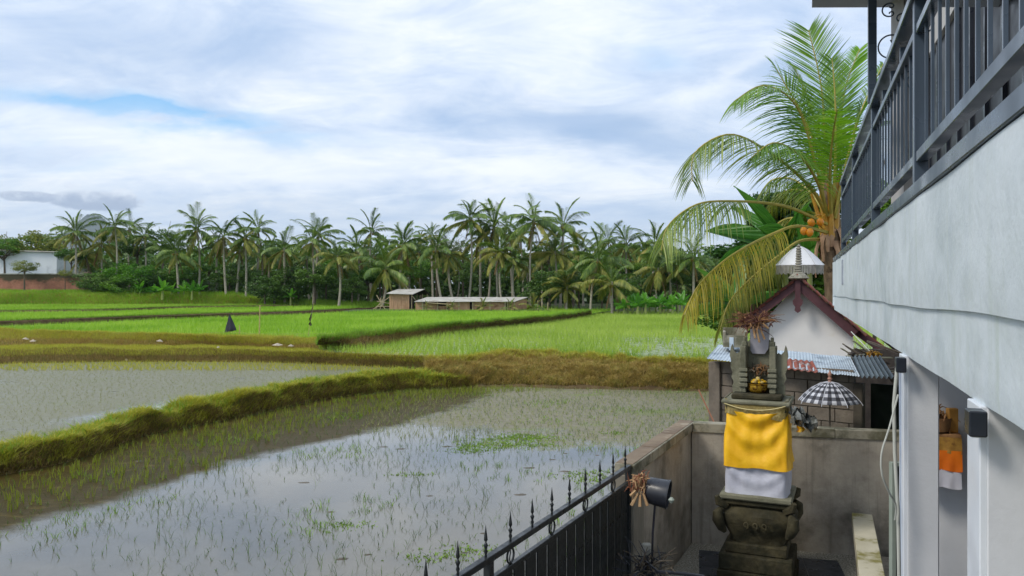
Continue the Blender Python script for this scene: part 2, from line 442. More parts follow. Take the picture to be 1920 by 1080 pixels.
fieldL3 = [Vector((p.x, p.y+.1, 0)) for p in T2]+[Vector((0, 98, 0)), Vector((-20, 99.5, 0)), Vector((-100, 99.5, 0)), Vector((-80, 70, 0))]
sheet('rice_field', fieldL3, 1.2, M_fieldL)

# ---- banks
def bank(name, rows, m, n=120, sub=4, amp=.05, ns=1.2):
    rs = [resample(r, n) for r in rows]
    full = []
    for a, b in zip(rs, rs[1:]):
        for k in range(sub):
            t = k/sub; full.append([p.lerp(q, t) for p, q in zip(a, b)])
    full.append(rs[-1])
    nr = len(full)
    for i, row in enumerate(full):
        for p in row:
            if 0 < i < nr-1:
                e = nz(p, ns, 3.1)*amp+nz(p, ns*3.5, 9.1)*amp*.5
                p.z += e; p.y += nz(p, ns*1.7, 21)*amp*1.2
            elif i == 0: p.y += nz(p, ns, 21)*amp*1.5; p.z -= .03
    v = np.array([[p[:] for p in row] for row in full], dtype=np.float32)
    f = [(i*n+j, i*n+j+1, (i+1)*n+j+1, (i+1)*n+j) for i in range(nr-1) for j in range(n-1)]
    tag(link(name, npmesh(name, v.reshape(-1, 3), np.array(f), 4, True), m), kind='structure')
    return v
def offv(d0, d1, z0, z1):
    o0 = offs(dykeA_base, d0, 0); o1 = offs(dykeA_base, d1, 0); n_ = len(o0); out = []
    for i in range(n_):
        f = max(0, 1-i/7); q = o0[i].lerp(o1[i], f); q.z = (z0+(z1-z0)*f) if i else min(z0, -.02); out.append(q)
    return out
A = bank('bank', [dykeA_base, offv(.10, .12, -.02, .04), offv(.20, .26, .14, .34), offv(.60, .95, .15, .36), offv(.9, 1.35, -.06, -.04)], M_soil, 180, 3, .075, 1.3)
mid = [a.lerp(b, .45)+Vector((0, -.35, .12)) for a, b in zip(resample(dykeB_base, 20), resample(dykeB_crest, 20))]
B = bank('bank', [dykeB_base, mid, dykeB_crest, [Vector((p.x, p.y+.8, .5)) for p in dykeB_crest]], M_soil, 160, 4, .14, .9)
Bf = bank('bank', [bermF_base, bermF_crest, [Vector((p.x, p.y+2.2, .40)) for p in bermF_crest], [Vector((p.x, p.y+4.5, .33)) for p in bermF_crest]], M_soil, 160, 4, .07, .8)
D = bank('bank', [bankD_base, bankD_crest, [Vector((p.x, p.y+1.2, .76)) for p in bankD_crest]], M_soil, 140, 4, .12, .7)
Cc = bank('bank', [bankC_base, bankC_crest, [Vector((p.x-.5, p.y+1.3, .75)) for p in bankC_crest]], M_soil, 140, 4, .10, .8)
t1 = bank('bank', [T1, [Vector((p.x, p.y+.25, 1.16)) for p in T1], [Vector((p.x, p.y+1.1, 1.15)) for p in T1], [Vector((p.x, p.y+1.3, 1.0)) for p in T1]], M_soil, 90, 2, .03, .8)
t2 = bank('bank', [T2, [Vector((p.x, p.y+.25, 1.34)) for p in T2], [Vector((p.x, p.y+1.1, 1.33)) for p in T2], [Vector((p.x, p.y+1.2, 1.15)) for p in T2]], M_soil, 80, 2, .03, .8)
# the high grassy bank at the back left
hb = [Vector(((px-960)/FPX*97, yy_, 1.2)) for px, yy_ in ((-260, 95), (0, 95.5), (200, 96), (330, 96.5), (440, 97), (480, 98))]
hbt = [Vector((p.x, 99.2, zz)) for p, zz in zip(hb, (2.75, 2.75, 2.62, 2.5, 2.35, 1.9))]
H = bank('bank', [hb, [a.lerp(b, .5)+Vector((0, -.5, .25)) for a, b in zip(hb, hbt)], hbt, [Vector((p.x, 103, p.z-.25)) for p in hbt]], M_ground, 120, 5, .18, .25)
# low green rise behind the huts to the left
hb2 = [Vector(((px-960)/FPX*95, yy_, 1.0)) for px, yy_ in ((478, 96), (520, 95.5), (620, 94), (720, 92))]
Lr = bank('bank', [hb2, [Vector((p.x, p.y+2, zz)) for p, zz in zip(hb2, (1.75, 1.7, 1.45, 1.15))], [Vector((p.x, 103, 1.1)) for p in hb2]], M_ground, 60, 4, .12, .25)

# ---- blades
def surf_pts(v, n, r0=0.0, r1=1.0, c0=0.0, c1=1.0, g=None):
    nr, nc, _ = v.shape; g = g or rng
    N = int(n)
    a = (r0+(r1-r0)*g.random(N))*(nr-1-1e-4); b = (c0+(c1-c0)*g.random(N))*(nc-1-1e-4)
    i = a.astype(int); j = b.astype(int); fa = (a-i)[:, None]; fb = (b-j)[:, None]
    return (v[i, j]*(1-fa)+v[i+1, j]*fa)*(1-fb)+(v[i, j+1]*(1-fa)+v[i+1, j+1]*fa)*fb
def in_view(p, mg=1.12):
    return (np.abs(p[:, 0]) < p[:, 1]*.667*mg+1.0) & (p[:, 1] > 2.0)
def area_len(v):
    a = np.linalg.norm(np.diff(v, axis=1), axis=2)
    b = np.linalg.norm(np.diff(v, axis=0), axis=2)
    return float(np.mean(b)*(v.shape[0]-1)*np.mean(a)*(v.shape[1]-1))
def blades(name, p, h, w, lean, m, curved=False, kind='stuff', tilt=None, parent=None):
    p = p[in_view(p)] if tilt is None else p
    n = len(p); g = rng
    hh = (h*(.45+.9*g.random(n)))[:, None] if np.isscalar(h) else h[:, None]
    if curved and n > 20000:
        cl_ = np.array([mnoise.noise(Vector((q_[0]*2.6, q_[1]*2.6, q_[2]*3))) for q_ in p]); hh = hh*np.clip(1+1.1*cl_, .35, 1.9)[:, None]
    ww = w*(.7+.6*g.random(n))[:, None]
    th = g.random(n)*2*np.pi
    side = np.stack([np.cos(th), np.sin(th), 0*th], 1)
    ph = g.random(n)*2*np.pi
    ld = np.stack([np.cos(ph), np.sin(ph), 0*ph], 1)*(lean*(g.random(n)**.7))[:, None]
    if tilt is not None: ld = ld*.5+tilt
    up = np.array([[0, 0, 1.0]])
    if not curved:
        v = np.stack([p-side*ww/2, p+side*ww/2, p+(up+ld)*hh], 1).reshape(-1, 3)
        f = np.arange(n*3).reshape(-1, 3)
    else:
        mid_ = p+(up*.55+ld*.35)*hh; tip = p+(up*.92+ld*1.25)*hh
        v = np.stack([p-side*ww/2, p+side*ww/2, mid_+side*ww*.4, mid_-side*ww*.4, tip], 1).reshape(-1, 3)
        b = (np.arange(n)*5)[:, None]
        f = np.concatenate([b+np.array([[0, 1, 2]]), b+np.array([[0, 2, 3]]), b+np.array([[3, 2, 4]])], 0)
    o = link(name, npmesh(name, v, f, 3), m, parent)
    return tag(o, kind=kind)
def tufts(p, k, spread):
    """k blade roots and outward leans per tuft"""
    n = len(p); q = np.repeat(p, k, axis=0)
    a = rng.random(n*k)*2*np.pi; r = rng.random(n*k)
    q = q+np.stack([np.cos(a)*r*spread, np.sin(a)*r*spread, 0*a], 1)
    return q, a, r
G_yel = leafmat('yellow green bank grass', [srgb(118, 120, 36), srgb(168, 166, 52), srgb(196, 188, 80), srgb(150, 162, 48), srgb(204, 188, 110)], .3, .6, 1.3)
G_dry = leafmat('dry brown bank grass', [srgb(72, 64, 34), srgb(118, 104, 52), srgb(156, 130, 78), srgb(100, 106, 46), srgb(146, 122, 72)], .2, .7, 1.5)
G_dryB = leafmat('straw coloured bank grass', [srgb(104, 90, 44), srgb(158, 138, 70), srgb(188, 160, 98), srgb(136, 138, 60), srgb(172, 140, 86)], .25, .7, 1.2)
G_grn = leafmat('bright green grass', [srgb(84, 120, 34), srgb(110, 148, 42), srgb(138, 172, 56), srgb(122, 156, 46)], .25, .5, .35)
G_rice = leafmat('young rice', [srgb(112, 154, 38), srgb(136, 176, 48), srgb(160, 194, 64), srgb(180, 204, 86)], .25, .45, .16, vari=.4)
G_riceR = leafmat('young rice paler', [srgb(122, 152, 52), srgb(146, 174, 64), srgb(168, 190, 84), srgb(190, 204, 110)], .25, .45, .12, vari=.55)
G_seed = leafmat('rice seedlings', [srgb(48, 74, 42), srgb(74, 102, 46), srgb(108, 136, 56), srgb(66, 92, 50)], .3, .5, .6, vari=.8)
G_seed2 = leafmat('yellowish rice seedlings', [srgb(126, 136, 78), srgb(152, 158, 98), srgb(172, 174, 122)], .3, .5, .6, vari=.8)

grow = 3*4+1
# near dyke: leafy crest, browner flank
def rowsel(v, r0, r1, n): return surf_pts(v, n, r0, r1)
nA = 90000
pA = surf_pts(A, nA, .42, .86, 0, .80)
blades('grass', pA, .17, .019, .9, G_yel, True)
pA = surf_pts(A, 80000, .02, .50, 0, .80); blades('grass', pA, .14, .019, 1.0, G_dry, True)
pA = surf_pts(A, 16000, .05, .45, 0, .80); blades('grass', pA, .19, .020, 1.0, G_yel, True)
pA = surf_pts(A, 5000, .30, .9, 0, .80); blades('grass', pA, .30, .014, 1.0, G_grn, True)
pB = surf_pts(B, 120000, .06, .70, 0, .80); blades('grass', pB, .17, .02, .9, G_dryB, True)
pB = surf_pts(B, 16000, .06, .36, 0, .80); blades('grass', pB, .15, .02, 1., G_dry, True)
pB = surf_pts(B, 36000, .58, .98, 0, .80); blades('grass', pB, .22, .02, .7, G_yel, True)
pF = surf_pts(Bf, 60000, .02, .36); blades('grass', pF, .13, .022, .8, G_dry, False)
pF = surf_pts(Bf, 110000, .18, 1); blades('grass', pF, .15, .022, .8, G_yel, False)
pD = surf_pts(D, 90000, 0, .75); sel = np.array([nz(q, .5, 5) > -.9 for q in pD]); blades('grass', pD[sel], .15, .024, .8, G_dryB, False)
pD = surf_pts(D, 90000, .2, 1); sel = np.array([nz(q, .5, 5) < .3 for q in pD]); blades('grass', pD[sel], .2, .024, .8, G_yel, False)
pC = surf_pts(Cc, 36000, .04, .5); blades('grass', pC, .14, .03, .9, G_dry, False)
pC = surf_pts(Cc, 60000, .36, 1); blades('grass', pC, .24, .03, .8, G_grn, False)
for t in (t1, t2):
    p = surf_pts(t, 20000, .5, 1); blades('grass', p, .14, .035, .8, G_grn, False)
p = surf_pts(H, 70000, 0, 1); blades('grass', p, .5, .07, .6, G_rice, False)
p = surf_pts(H, 26000, 0, .5); blades('grass', p, .4, .07, .7, G_dryB, False)
p = surf_pts(Lr, 20000, 0, 1); blades('grass', p, .5, .07, .6, G_grn, False)

def inpoly(p, poly):
    x, y = p[:, 0], p[:, 1]; c_ = np.zeros(len(p), bool); n = len(poly); j = n-1
    for i in range(n):
        xi, yi, xj, yj = poly[i][0], poly[i][1], poly[j][0], poly[j][1]
        if abs(yj-yi) > 1e-9:
            c_ ^= ((yi > y) != (yj > y)) & (x < (xj-xi)*(y-yi)/(yj-yi)+xi)
        j = i
    return c_
def gridpts(x0, x1, y0, y1, sx, sy, ang, jit, z, curve=0.0):
    cx, cy = (x0+x1)/2, (y0+y1)/2; Rr = math.hypot(x1-x0, y1-y0)/2
    a, b = np.meshgrid(np.arange(-Rr, Rr, sx), np.arange(-Rr, Rr, sy))
    a = a.ravel(); b = b.ravel(); b = b+curve*a*a
    a = a+rng.normal(0, jit*sx, a.size); b = b+rng.normal(0, jit*sy, b.size)
    c_, s_ = math.cos(R(ang)), math.sin(R(ang))
    p = np.stack([cx+a*c_-b*s_, cy+a*s_+b*c_, np.full(a.size, z)], 1)
    return p[(p[:, 0] > x0) & (p[:, 0] < x1) & (p[:, 1] > y0) & (p[:, 1] < y1)]
def rice(name, p, h, w, k, spread, lean, m, curved=False):
    p = p[in_view(p)]
    q, a, r = tufts(p, k, spread)
    tilt = np.stack([np.cos(a)*lean*(.3+r), np.sin(a)*lean*(.3+r), 0*a], 1)
    sc = np.repeat(.7+.6*rng.random(len(p)), k)
    return blades(name, q, h*sc*(.7+.5*rng.random(len(q))), w, .25, m, curved, tilt=tilt)
def pnoise(p, s, seed=0): return np.array([nz(q, s, seed) for q in p])
# near paddy: sparse seedlings standing in the water
W1 = [(30, -8), (30, 27.8), (-1, 28)]+[(p.x+.12, p.y) for p in dykeA_base]
p = gridpts(-16, 14, 3.5, 28, .17, .20, 20, .24, -.205, .002); p = p[inpoly(p, W1)]
p = p[pnoise(p, .35, 2)+rng.random(len(p))*1.0 > .42]
rice('rice_seedlings', p, .11, .0065, 3, .016, .75, G_seed, True)
p = p[(pnoise(p, .5, 7) > .30)]
rice('rice_seedlings', p+np.array([[.06, .05, 0]]), .10, .010, 4, .04, .8, G_grn, True)
# a dense band of taller seedlings at the foot of the dyke
base = np.array([q[:] for q in resample(dykeA_base[:10], 400)])
q = base[rng.integers(0, 400, 1500)]+np.stack([rng.random(1500)*3.0+.3, -rng.random(1500)*1.0, np.zeros(1500)], 1); q[:, 2] = -.205
rice('rice_seedlings', q, .20, .009, 4, .03, .35, leafmat('olive rice seedlings', [srgb(96, 112, 30), srgb(130, 142, 44), srgb(152, 158, 60)], .35, .5, .6, vari=.8), True)
# far right of the near paddy: close planted
p = gridpts(-4, 14, 17, 28, .16, .17, 12, .3, -.205); p = p[inpoly(p, W1)]; p = p[rng.random(len(p)) < .8]
p = p[(p[:, 1]+p[:, 0]*.55) > 17]
rice('rice_seedlings', p, .10, .011, 3, .03, .6, G_seed2, False)
# left paddy
W2 = [(q_.x-.15, q_.y+.1) for q_ in a2[::-1]]+[(-1, 30.5)]+[(q_.x, q_.y) for q_ in bermF_base[::-1]]+[(-60, 34), (-60, -8)]
p = gridpts(-34, 0, 12, 37, .19, .20, 28, .26, -.005, .004); p = p[inpoly(p, W2)]
edge = np.min(np.linalg.norm(p[:, None, :2]-np.array([q_[:2] for q_ in resample(a2[:9], 50)])[None], axis=2), axis=1)
p = p[(edge > 2.3+.6*pnoise(p, .5, 3)) | ((p[:, 1] < 20) & (edge > .8))]
rice('rice_seedlings', p, .08, .009, 3, .03, .7, leafmat('pale drowned seedlings', [srgb(134, 138, 96), srgb(150, 152, 112), srgb(164, 164, 126)], .3, .5, .6, vari=.8), False)
p = p[(p[:, 1] > 31.5)]
rice('rice_seedlings', p+np.array([[.05, .05, 0]]), .15, .02, 4, .05, .5, G_yel, False)
# upper fields
p = gridpts(-12, 45, 28, 88, .27, .30, 4, .14, .525); p = p[inpoly(p, fieldR)]
rr = p[:, 0]/p[:, 1]
thin = (rr > .14) & (p[:, 1] < 44)
keep = ~thin | ((pnoise(p, .6, 4) < .1) & (rng.random(len(p)) < .55))
p = p[keep]
rice('rice_plants', p, .30, .026, 6, .07, .45, G_riceR, False)
p = gridpts(-12, 45, 28.5, 34, .24, .2, 2, .2, .525); p = p[inpoly(p, fieldR)]
dB = np.min(np.linalg.norm(p[:, None, :2]-np.array([q_[:2] for q_ in resample(fr, 60)])[None], axis=2), axis=1)
rice('rice_plants', p[dB < 1.2], .34, .03, 6, .1, .5, G_grn, False)
for poly, zz, y0, y1 in ((fieldL1, .79, 35, 92), (fieldL2, 1.06, 49, 98), (fieldL3, 1.19, 68, 100)):
    p = gridpts(-75, 14, y0, y1, .30, .32, -6, .2, zz); p = p[in_view(p)]; p = p[inpoly(p, poly)]
    for TT in (T1, T2):
        tp = np.array([q_[:2] for q_ in resample(TT, 160)]); dd_ = p[:, None, :2]-tp[None]; kk_ = np.argmin((dd_**2).sum(2), axis=1)
        dv = p[:, 1]-tp[kk_, 1]; near_ = (np.abs(p[:, 0]-tp[kk_, 0]) < 2) & (dv > -1.3) & (dv < 1.2); p = p[~near_]
    rice('rice_plants', p, .30, .042, 5, .08, .45, G_rice, False)
# floating weeds, algae mats and mud clods on the near water
M_clod = mat('wet mud clod', (.07, .055, .035), (.12, .095, .06), .5, 8)
for i in range(26):
    if i < 9: c_ = [(750, 842), (720, 838), (1060, 850), (1035, 862), (805, 930), (905, 1000), (620, 960), (690, 1040), (570, 905)][i]; q = G(c_[0], c_[1], -.2)
    else:
        yy = rng.uniform(5, 22); q = Vector((rng.uniform(-.5*yy, .28*yy), yy, -.2))
        if not inpoly(np.array([[q.x, q.y]]), W1)[0]: continue
    mb = MB(); r0 = rng.uniform(.03, .10); n = 9
    pr = [(r0*rng.uniform(.7, 1.2), k*2*math.pi/n) for k in range(n)]
    vs_ = [(q.x+r*1.9*math.cos(t), q.y+r*math.sin(t), -.205) for r, t in pr]+[(q.x+r*.9*math.cos(t), q.y+r*.5*math.sin(t), -.197+rng.uniform(0, .006)) for r, t in pr]+[(q.x, q.y, -.192)]
    mb.add(vs_, [(k, (k+1) % n, n+(k+1) % n, n+k) for k in range(n)]+[(n+k, n+(k+1) % n, 2*n) for k in range(n)])
    if i == 0: clods = MB()
    clods.add(mb.v, mb.f)
tag(clods.build('mud_clods', M_clod, smooth=True), kind='stuff')
cen = [G(px, py, -.2) for px, py in ((905, 838), (930, 832), (960, 824), (985, 818), (1010, 822), (880, 845), (1120, 890), (880, 1030), (830, 1045), (770, 890), (1000, 835), (650, 985), (1105, 900), (1160, 812))]
q = np.concatenate([np.array([[c_.x, c_.y, -.2]])+rng.normal(0, 1, (int(150*w_), 3))*np.array([[.42, .20, 0]])*w_**.5 for c_, w_ in zip(cen, (1, 1, 1.2, 1.2, 1, .6, .8, .3, .5, .25, 1, .3, .4, .4))]); q[:, 2] = -.2
rice('algae', q[inpoly(q, W1)], .025, .022, 3, .06, 1.4, G_grn, False)
# ================================================================== FAR BACKGROUND: WOOD, PALMS, HUTS
rnd = random.Random(11)
M_bark = mat('grey palm bark', (.30, .265, .21), (.46, .41, .33), .85, 3.0, bump=.5, bscale=14, stretch=(1, 1, 4))
M_barkd = mat('dark bark', (.09, .07, .05), (.17, .14, .10), .9, 4.0, bump=.5, bscale=14)
L_palm = leafmat('coconut frond green', [srgb(58, 84, 36), srgb(88, 116, 48), srgb(122, 146, 60), srgb(158, 172, 86)], .25, .42, .25, spec=.5, vari=.55)
L_palmY = leafmat('coconut frond yellowing', [srgb(88, 104, 44), srgb(124, 134, 56), srgb(156, 154, 74), srgb(166, 148, 82)], .25, .5, .3, spec=.4, vari=.6)
L_dead = leafmat('dead frond brown', [srgb(96, 76, 50), srgb(134, 108, 74), srgb(160, 134, 96)], .15, .8, .5, vari=.7)
L_dark = leafmat('dark tree leaves', [srgb(48, 76, 32), srgb(70, 102, 40), srgb(96, 128, 50), srgb(124, 152, 68)], .2, .5, .2, spec=.5)
L_mid = leafmat('mid green tree leaves', [srgb(48, 84, 28), srgb(72, 112, 36), srgb(100, 140, 46), srgb(130, 162, 62)], .28, .5, .2)
L_olive = leafmat('olive tree leaves', [srgb(70, 80, 34), srgb(100, 112, 44), srgb(130, 138, 60), srgb(152, 150, 84)], .25, .6, .3)
L_bright = leafmat('bright shrub leaves', [srgb(48, 92, 24), srgb(78, 128, 34), srgb(112, 158, 46)], .35, .5, .3)
L_grey = leafmat('grey blossoming twigs', [srgb(96, 100, 78), srgb(136, 138, 116), srgb(176, 172, 156)], .15, .8, .5, vari=.7)
L_ban = leafmat('banana leaf', [srgb(62, 118, 36), srgb(92, 150, 48), srgb(128, 178, 66)], .4, .4, .4, spec=.5)

def frond_mesh(name, e0, droop, n=24, ll=.27, hang=.5, w=.017, seed=0, curl=0.0):
    r = random.Random(seed); mb = MB()
    pts = []; p = Vector((0, 0, 0)); N = 12; a = e0
    tans = []
    for i in range(N+1):
        t = i/N; a = R(e0-droop*t**1.4)
        d = Vector((math.cos(a), math.sin(curl*t), math.sin(a))).normalized()
        pts.append(p.copy()); tans.append(d); p += d/N
    mb.tube(pts, [.013*(1-.8*i/N)+.0015 for i in range(N+1)], 3, 0, caps=False)
    for s_ in (-1, 1):
        for k in range(n):
            t = .16+.84*(k+.5*r.random())/n
            f = t*N; i = min(int(f), N-1); q = pts[i].lerp(pts[i+1], f-i); T = tans[i]
            side = Vector((0, s_, 0)); side = (side-T*side.dot(T)).normalized()
            upv = T.cross(side)*s_
            L = ll*(math.sin(math.pi*min(1, (t-.05)*1.02))**.55*.75+.25)*r.uniform(.85, 1.1)
            d = (side*1.0+T*(.45+.7*t)+Vector((0, 0, -1))*hang*r.uniform(.6, 1.3)+upv*r.uniform(-.1, .15)).normalized()
            m1 = q+d*L*.5; d2 = (d+Vector((0, 0, -1))*(hang*.9+.15)).normalized(); tip = m1+d2*L*.5
            ww = w*r.uniform(.8, 1.2); wv = d.cross(Vector((0, 0, 1)))
            wv = (wv.normalized() if wv.length > .05 else T)*ww
            mb.add([q-wv*.4, q+wv*.4, m1+wv*.5, m1-wv*.5, tip], [(0, 1, 2, 3), (3, 2, 4)])
    return mb.mesh(name)
FT = []
for k, (e0, dr, hg) in enumerate(((82, 45, .1), (62, 75, .3), (42, 85, .55), (22, 85, .85), (0, 70, 1.1), (-25, 50, 1.3))):
    FT.append([frond_mesh('frond', e0+q*5, dr*.82+q*8, 34, .26, hg*.8, .027, seed=k*10+q, curl=.3*(q-.5)) for q in (0, 1)])
dead_m = [frond_mesh('frond', -62, 22, 18, .2, 1.4, .016, seed=97+q) for q in (0, 1)]
for k, pair in enumerate(FT):
    for m_ in pair: m_.materials.append(L_palm if k < 5 else L_palmY)
FTY = [[m_.copy() for m_ in pair] for pair in FT]
for pair in FTY:
    for m_ in pair: m_.materials.clear(); m_.materials.append(L_palmY)
for m_ in dead_m: m_.materials.append(L_dead)
nutm = MB().lathe([(0.0, -.17), (.1, -.12), (.13, 0), (.1, .12), (0.0, .17)], 7).mesh('coconut', True)
nutm.materials.append(mat('green coconut', srgb(130, 130, 50), srgb(160, 130, 60), .5))

def far_palm(px, cy, bpx, by, Y, rp, label, group='coconut palms of the grove behind the rice fields', yel=0, nf=22, dead=2, lean=None):
    base = Vector(((bpx-960)/FPX*Y, Y, 0)); base.z = min(ground_h(base.x, Y)+.02, 3)
    if by is not None: base.z = min(base.z, CAM_Z-(by-540)/FPX*Y)
    top = P(px, cy, Y)
    t = empty('coconut_palm', base, 0, label, 'palm', group)
    h = top-base; N = 8; pts = []
    bx = rnd.uniform(-.35, .35) if lean is None else lean
    for i in range(N+1):
        q = i/N
        pts.append(Vector((h.x*q+bx*math.sin(math.pi*q), .2*math.sin(math.pi*q), h.z*q-.3*(i == 0))))
    rb = rnd.uniform(.13, .17)
    mb = MB(); mb.tube(pts, [rb*(1.35 if i == 0 else 1)*(1-.3*i/N) for i in range(N+1)], 7)
    mb.build('trunk', M_bark, t, True)
    L0 = rp*1.14*Y/FPX*rnd.uniform(.95, 1.08)
    a = rnd.uniform(0, 6.28)
    fam = FTY if yel == 2 else FT
    tw = rnd.uniform(-.12, .12)
    for i in range(nf):
        q = i/(nf-1)
        k = min(5, int(q**.9*6*.999))
        if yel == 1 and k >= 3: fam = FTY
        o = link('frond', fam[k][rnd.randint(0, 1)], None, t)
        a += 2.399+rnd.uniform(-.25, .25)
        o.location = h+Vector((math.cos(a)*.12, math.sin(a)*.12, -.35*q))
        o.rotation_euler = (rnd.uniform(-.45, .45)+tw, rnd.uniform(-.28, .24)+.06, a)
        s_ = L0*rnd.uniform(.68, 1.15)*(.85 if k == 0 else 1); o.scale = (s_, s_, s_)
    for i in range(dead):
        o = link('frond', dead_m[i % 2], None, t); a = rnd.uniform(0, 6.28)
        o.location = h+Vector((0, 0, -.45)); o.rotation_euler = (0, 0, a); s_ = L0*.75; o.scale = (s_, s_, s_)
    for i in range(3):
        a = rnd.uniform(0, 6.28); o = link('coconut', nutm, None, t); o.location = h+Vector((math.cos(a)*.28, math.sin(a)*.28, -.5))
    return t

PALMS = [
 (142, 432, 141, 540, 103, 40, 'leftmost tall coconut palm, standing just right of the white building', 0),
 (215, 422, 213, 545, 103, 40, 'tall palm with pale straight trunk just right of the faint volcano', 0),
 (190, 456, 190, 550, 106, 42, 'yellowing palm with hanging dry fronds between the two tall left palms', 2),
 (160, 476, 162, 550, 108, 38, 'low drooping olive palm just behind the right end of the red brick wall', 1),
 (243, 428, 244, 550, 118, 34, 'distant palm peeping over the dark round trees at left', 0),
 (118, 442, 118, 550, 112, 28, 'small distant palm between the big olive tree and the first tall palm', 0),
 (329, 470, 335, 552, 98, 44, 'short bushy palm with thin trunk before the dark trees above the bananas', 0),
 (369, 428, 372, 545, 100, 44, 'tall lone palm with spiky crown above the right edge of the dark trees', 0),
 (419, 440, 425, 556, 98, 42, 'tall full crowned palm with white trunk left of the bank end', 0),
 (407, 462, 407, 552, 102, 34, 'palm half hidden behind the left side of the full crowned tall palm', 0),
 (459, 442, 461, 556, 98, 36, 'slim palm whose white trunk meets the right end of the high green bank', 0),
 (450, 466, 443, 556, 99, 30, 'low palm with a bowed trunk leaning left of the bank end', 1),
 (484, 426, 476, 553, 103, 38, 'windswept palm with fronds combed to the right behind the bank end', 0),
 (492, 472, 489, 556, 104, 36, 'short dark palm under the windswept palm', 0),
 (533, 464, 534, 562, 96, 42, 'round crowned palm on a straight pale trunk, alone left of centre', 0),
 (586, 450, 588, 566, 95, 40, 'front palm of the close pair left of the hut, with the whiter trunk', 0),
 (599, 438, 595, 556, 100, 40, 'rear palm of the close pair left of the hut, its crown higher', 0),
 (633, 478, 635, 572, 92, 40, 'palm with brownish hanging skirt, base right at the field edge left of the hut', 1),
 (670, 466, 670, 560, 98, 40, 'medium palm halfway between the skirted palm and the leaning one', 0),
 (696, 432, 697, 562, 104, 40, 'tall palm with feathery round crown above the hut poles', 0),
 (722, 500, 716, 572, 92, 52, 'low wide spreading palm just left of the tin roofed hut', 0),
 (756, 455, 749, 566, 97, 46, 'broad crowned palm directly over the small hut roof', 0),
 (817, 464, 830, 560, 95, 42, 'palm with a trunk leaning left, above the left part of the long shed', 0),
 (841, 474, 852, 560, 96, 38, 'second left leaning palm above the long shed, a little lower', 1),
 (882, 408, 878, 560, 97, 44, 'tallest palm over the long shed, crown clear against the sky', 0),
 (901, 440, 900, 560, 99, 42, 'palm squeezed between the tallest shed palm and the thick crown', 0),
 (927, 424, 933, 560, 98, 50, 'thick crowned palm with curved trunk behind the shed middle', 0),
 (940, 470, 942, 560, 94, 44, 'palm with long yellow hanging fronds behind the shed middle', 1),
 (955, 430, 962, 560, 103, 38, 'narrow palm leaning from behind the thick crowned one', 0),
 (964, 486, 966, 562, 94, 36, 'short palm over the right half of the long shed', 0),
 (1001, 412, 997, 566, 93, 50, 'very tall palm with big star shaped crown at the right end of the long shed', 0),
 (1056, 420, 1050, 570, 98, 48, 'tall palm with fronds blown to the right, next after the star shaped crown', 0),
 (1040, 470, 1040, 574, 95, 52, 'bushy wide palm under the blown fronds, right of the shed', 1),
 (1063, 536, 1062, 580, 88, 44, 'stubby brownish palm with low hanging fronds near the field corner', 2),
 (1121, 484, 1107, 584, 84, 62, 'big curved trunk palm with a yellow frond at the corner of the bank', 0),
 (1148, 528, 1148, 588, 82, 50, 'low palm right of the curved trunk palm with two dark stems', 1),
 (1174, 456, 1176, 574, 100, 42, 'distant palm rising behind between curved trunk palm and banana clump', 0),
 (1228, 456, 1231, 575, 97, 46, 'dark palm in front of grey cloud above the banana clump', 0),
 (1234, 502, 1233, 578, 88, 50, 'palm with spreading mid height crown over the banana row', 1),
 (1252, 490, 1258, 578, 90, 44, 'palm with a leaning pale trunk just left of the near palm fronds', 0),
 (1274, 528, 1273, 578, 98, 30, 'small distant palm beside the yellow near frond', 0),
 (1300, 480, 1300, 580, 86, 50, 'dark palm seen through the near coconut fronds', 0),
 (1340, 500, 1342, 580, 90, 44, 'rightmost grove palm, mostly behind the near coconut palm', 0),
]
for (px, cy, bpx, by, Y, rp, lab, yl) in PALMS:
    far_palm(px, cy, bpx, by, Y, rp, lab, yel=yl, nf=rnd.randint(17, 24), dead=rnd.randint(1, 4))
fill = [(640, 500), (785, 470), (700, 478), (990, 498), (1092, 470), (1198, 512), (1210, 478), (508, 478), (552, 490), (860, 500), (770, 500), (1015, 486), (1075, 452), (1140, 450), (270, 440), (808, 440), (915, 470), (1160, 492), (975, 440), (575, 480)]
FL = ['right of the skirted palm', 'just right of the broad crown over the small hut', 'below the feathery round crown by the hut poles', 'left of the very tall star crowned palm', 'between the bushy wide palm and the curved trunk palm', 'low, left of the banana clump', 'high, left of the banana clump', 'left of the lone round crowned palm', 'right of the lone round crowned palm', 'below the tallest palm over the long shed, on its left', 'low behind the small hut roof', 'just right and below the star shaped crown', 'right of the fronds blown to the right', 'high behind the curved trunk palm', 'above the right one of the dark tree pair', 'in front of the greyish twiggy tree', 'below the gap between the tallest and the thick crowned palm', 'behind the low palm with two dark stems', 'between the thick crowned palm and the star shaped crown', 'left of the close pair of palms']
for (px, cy), fl_ in zip(fill, FL):
    far_palm(px, cy, px+rnd.uniform(-6, 6), None, rnd.uniform(104, 116), rnd.uniform(28, 44), 'slender back palm '+fl_,
             group='half hidden palms at the back of the grove', nf=18, dead=1, yel=rnd.choice((0, 0, 1)))

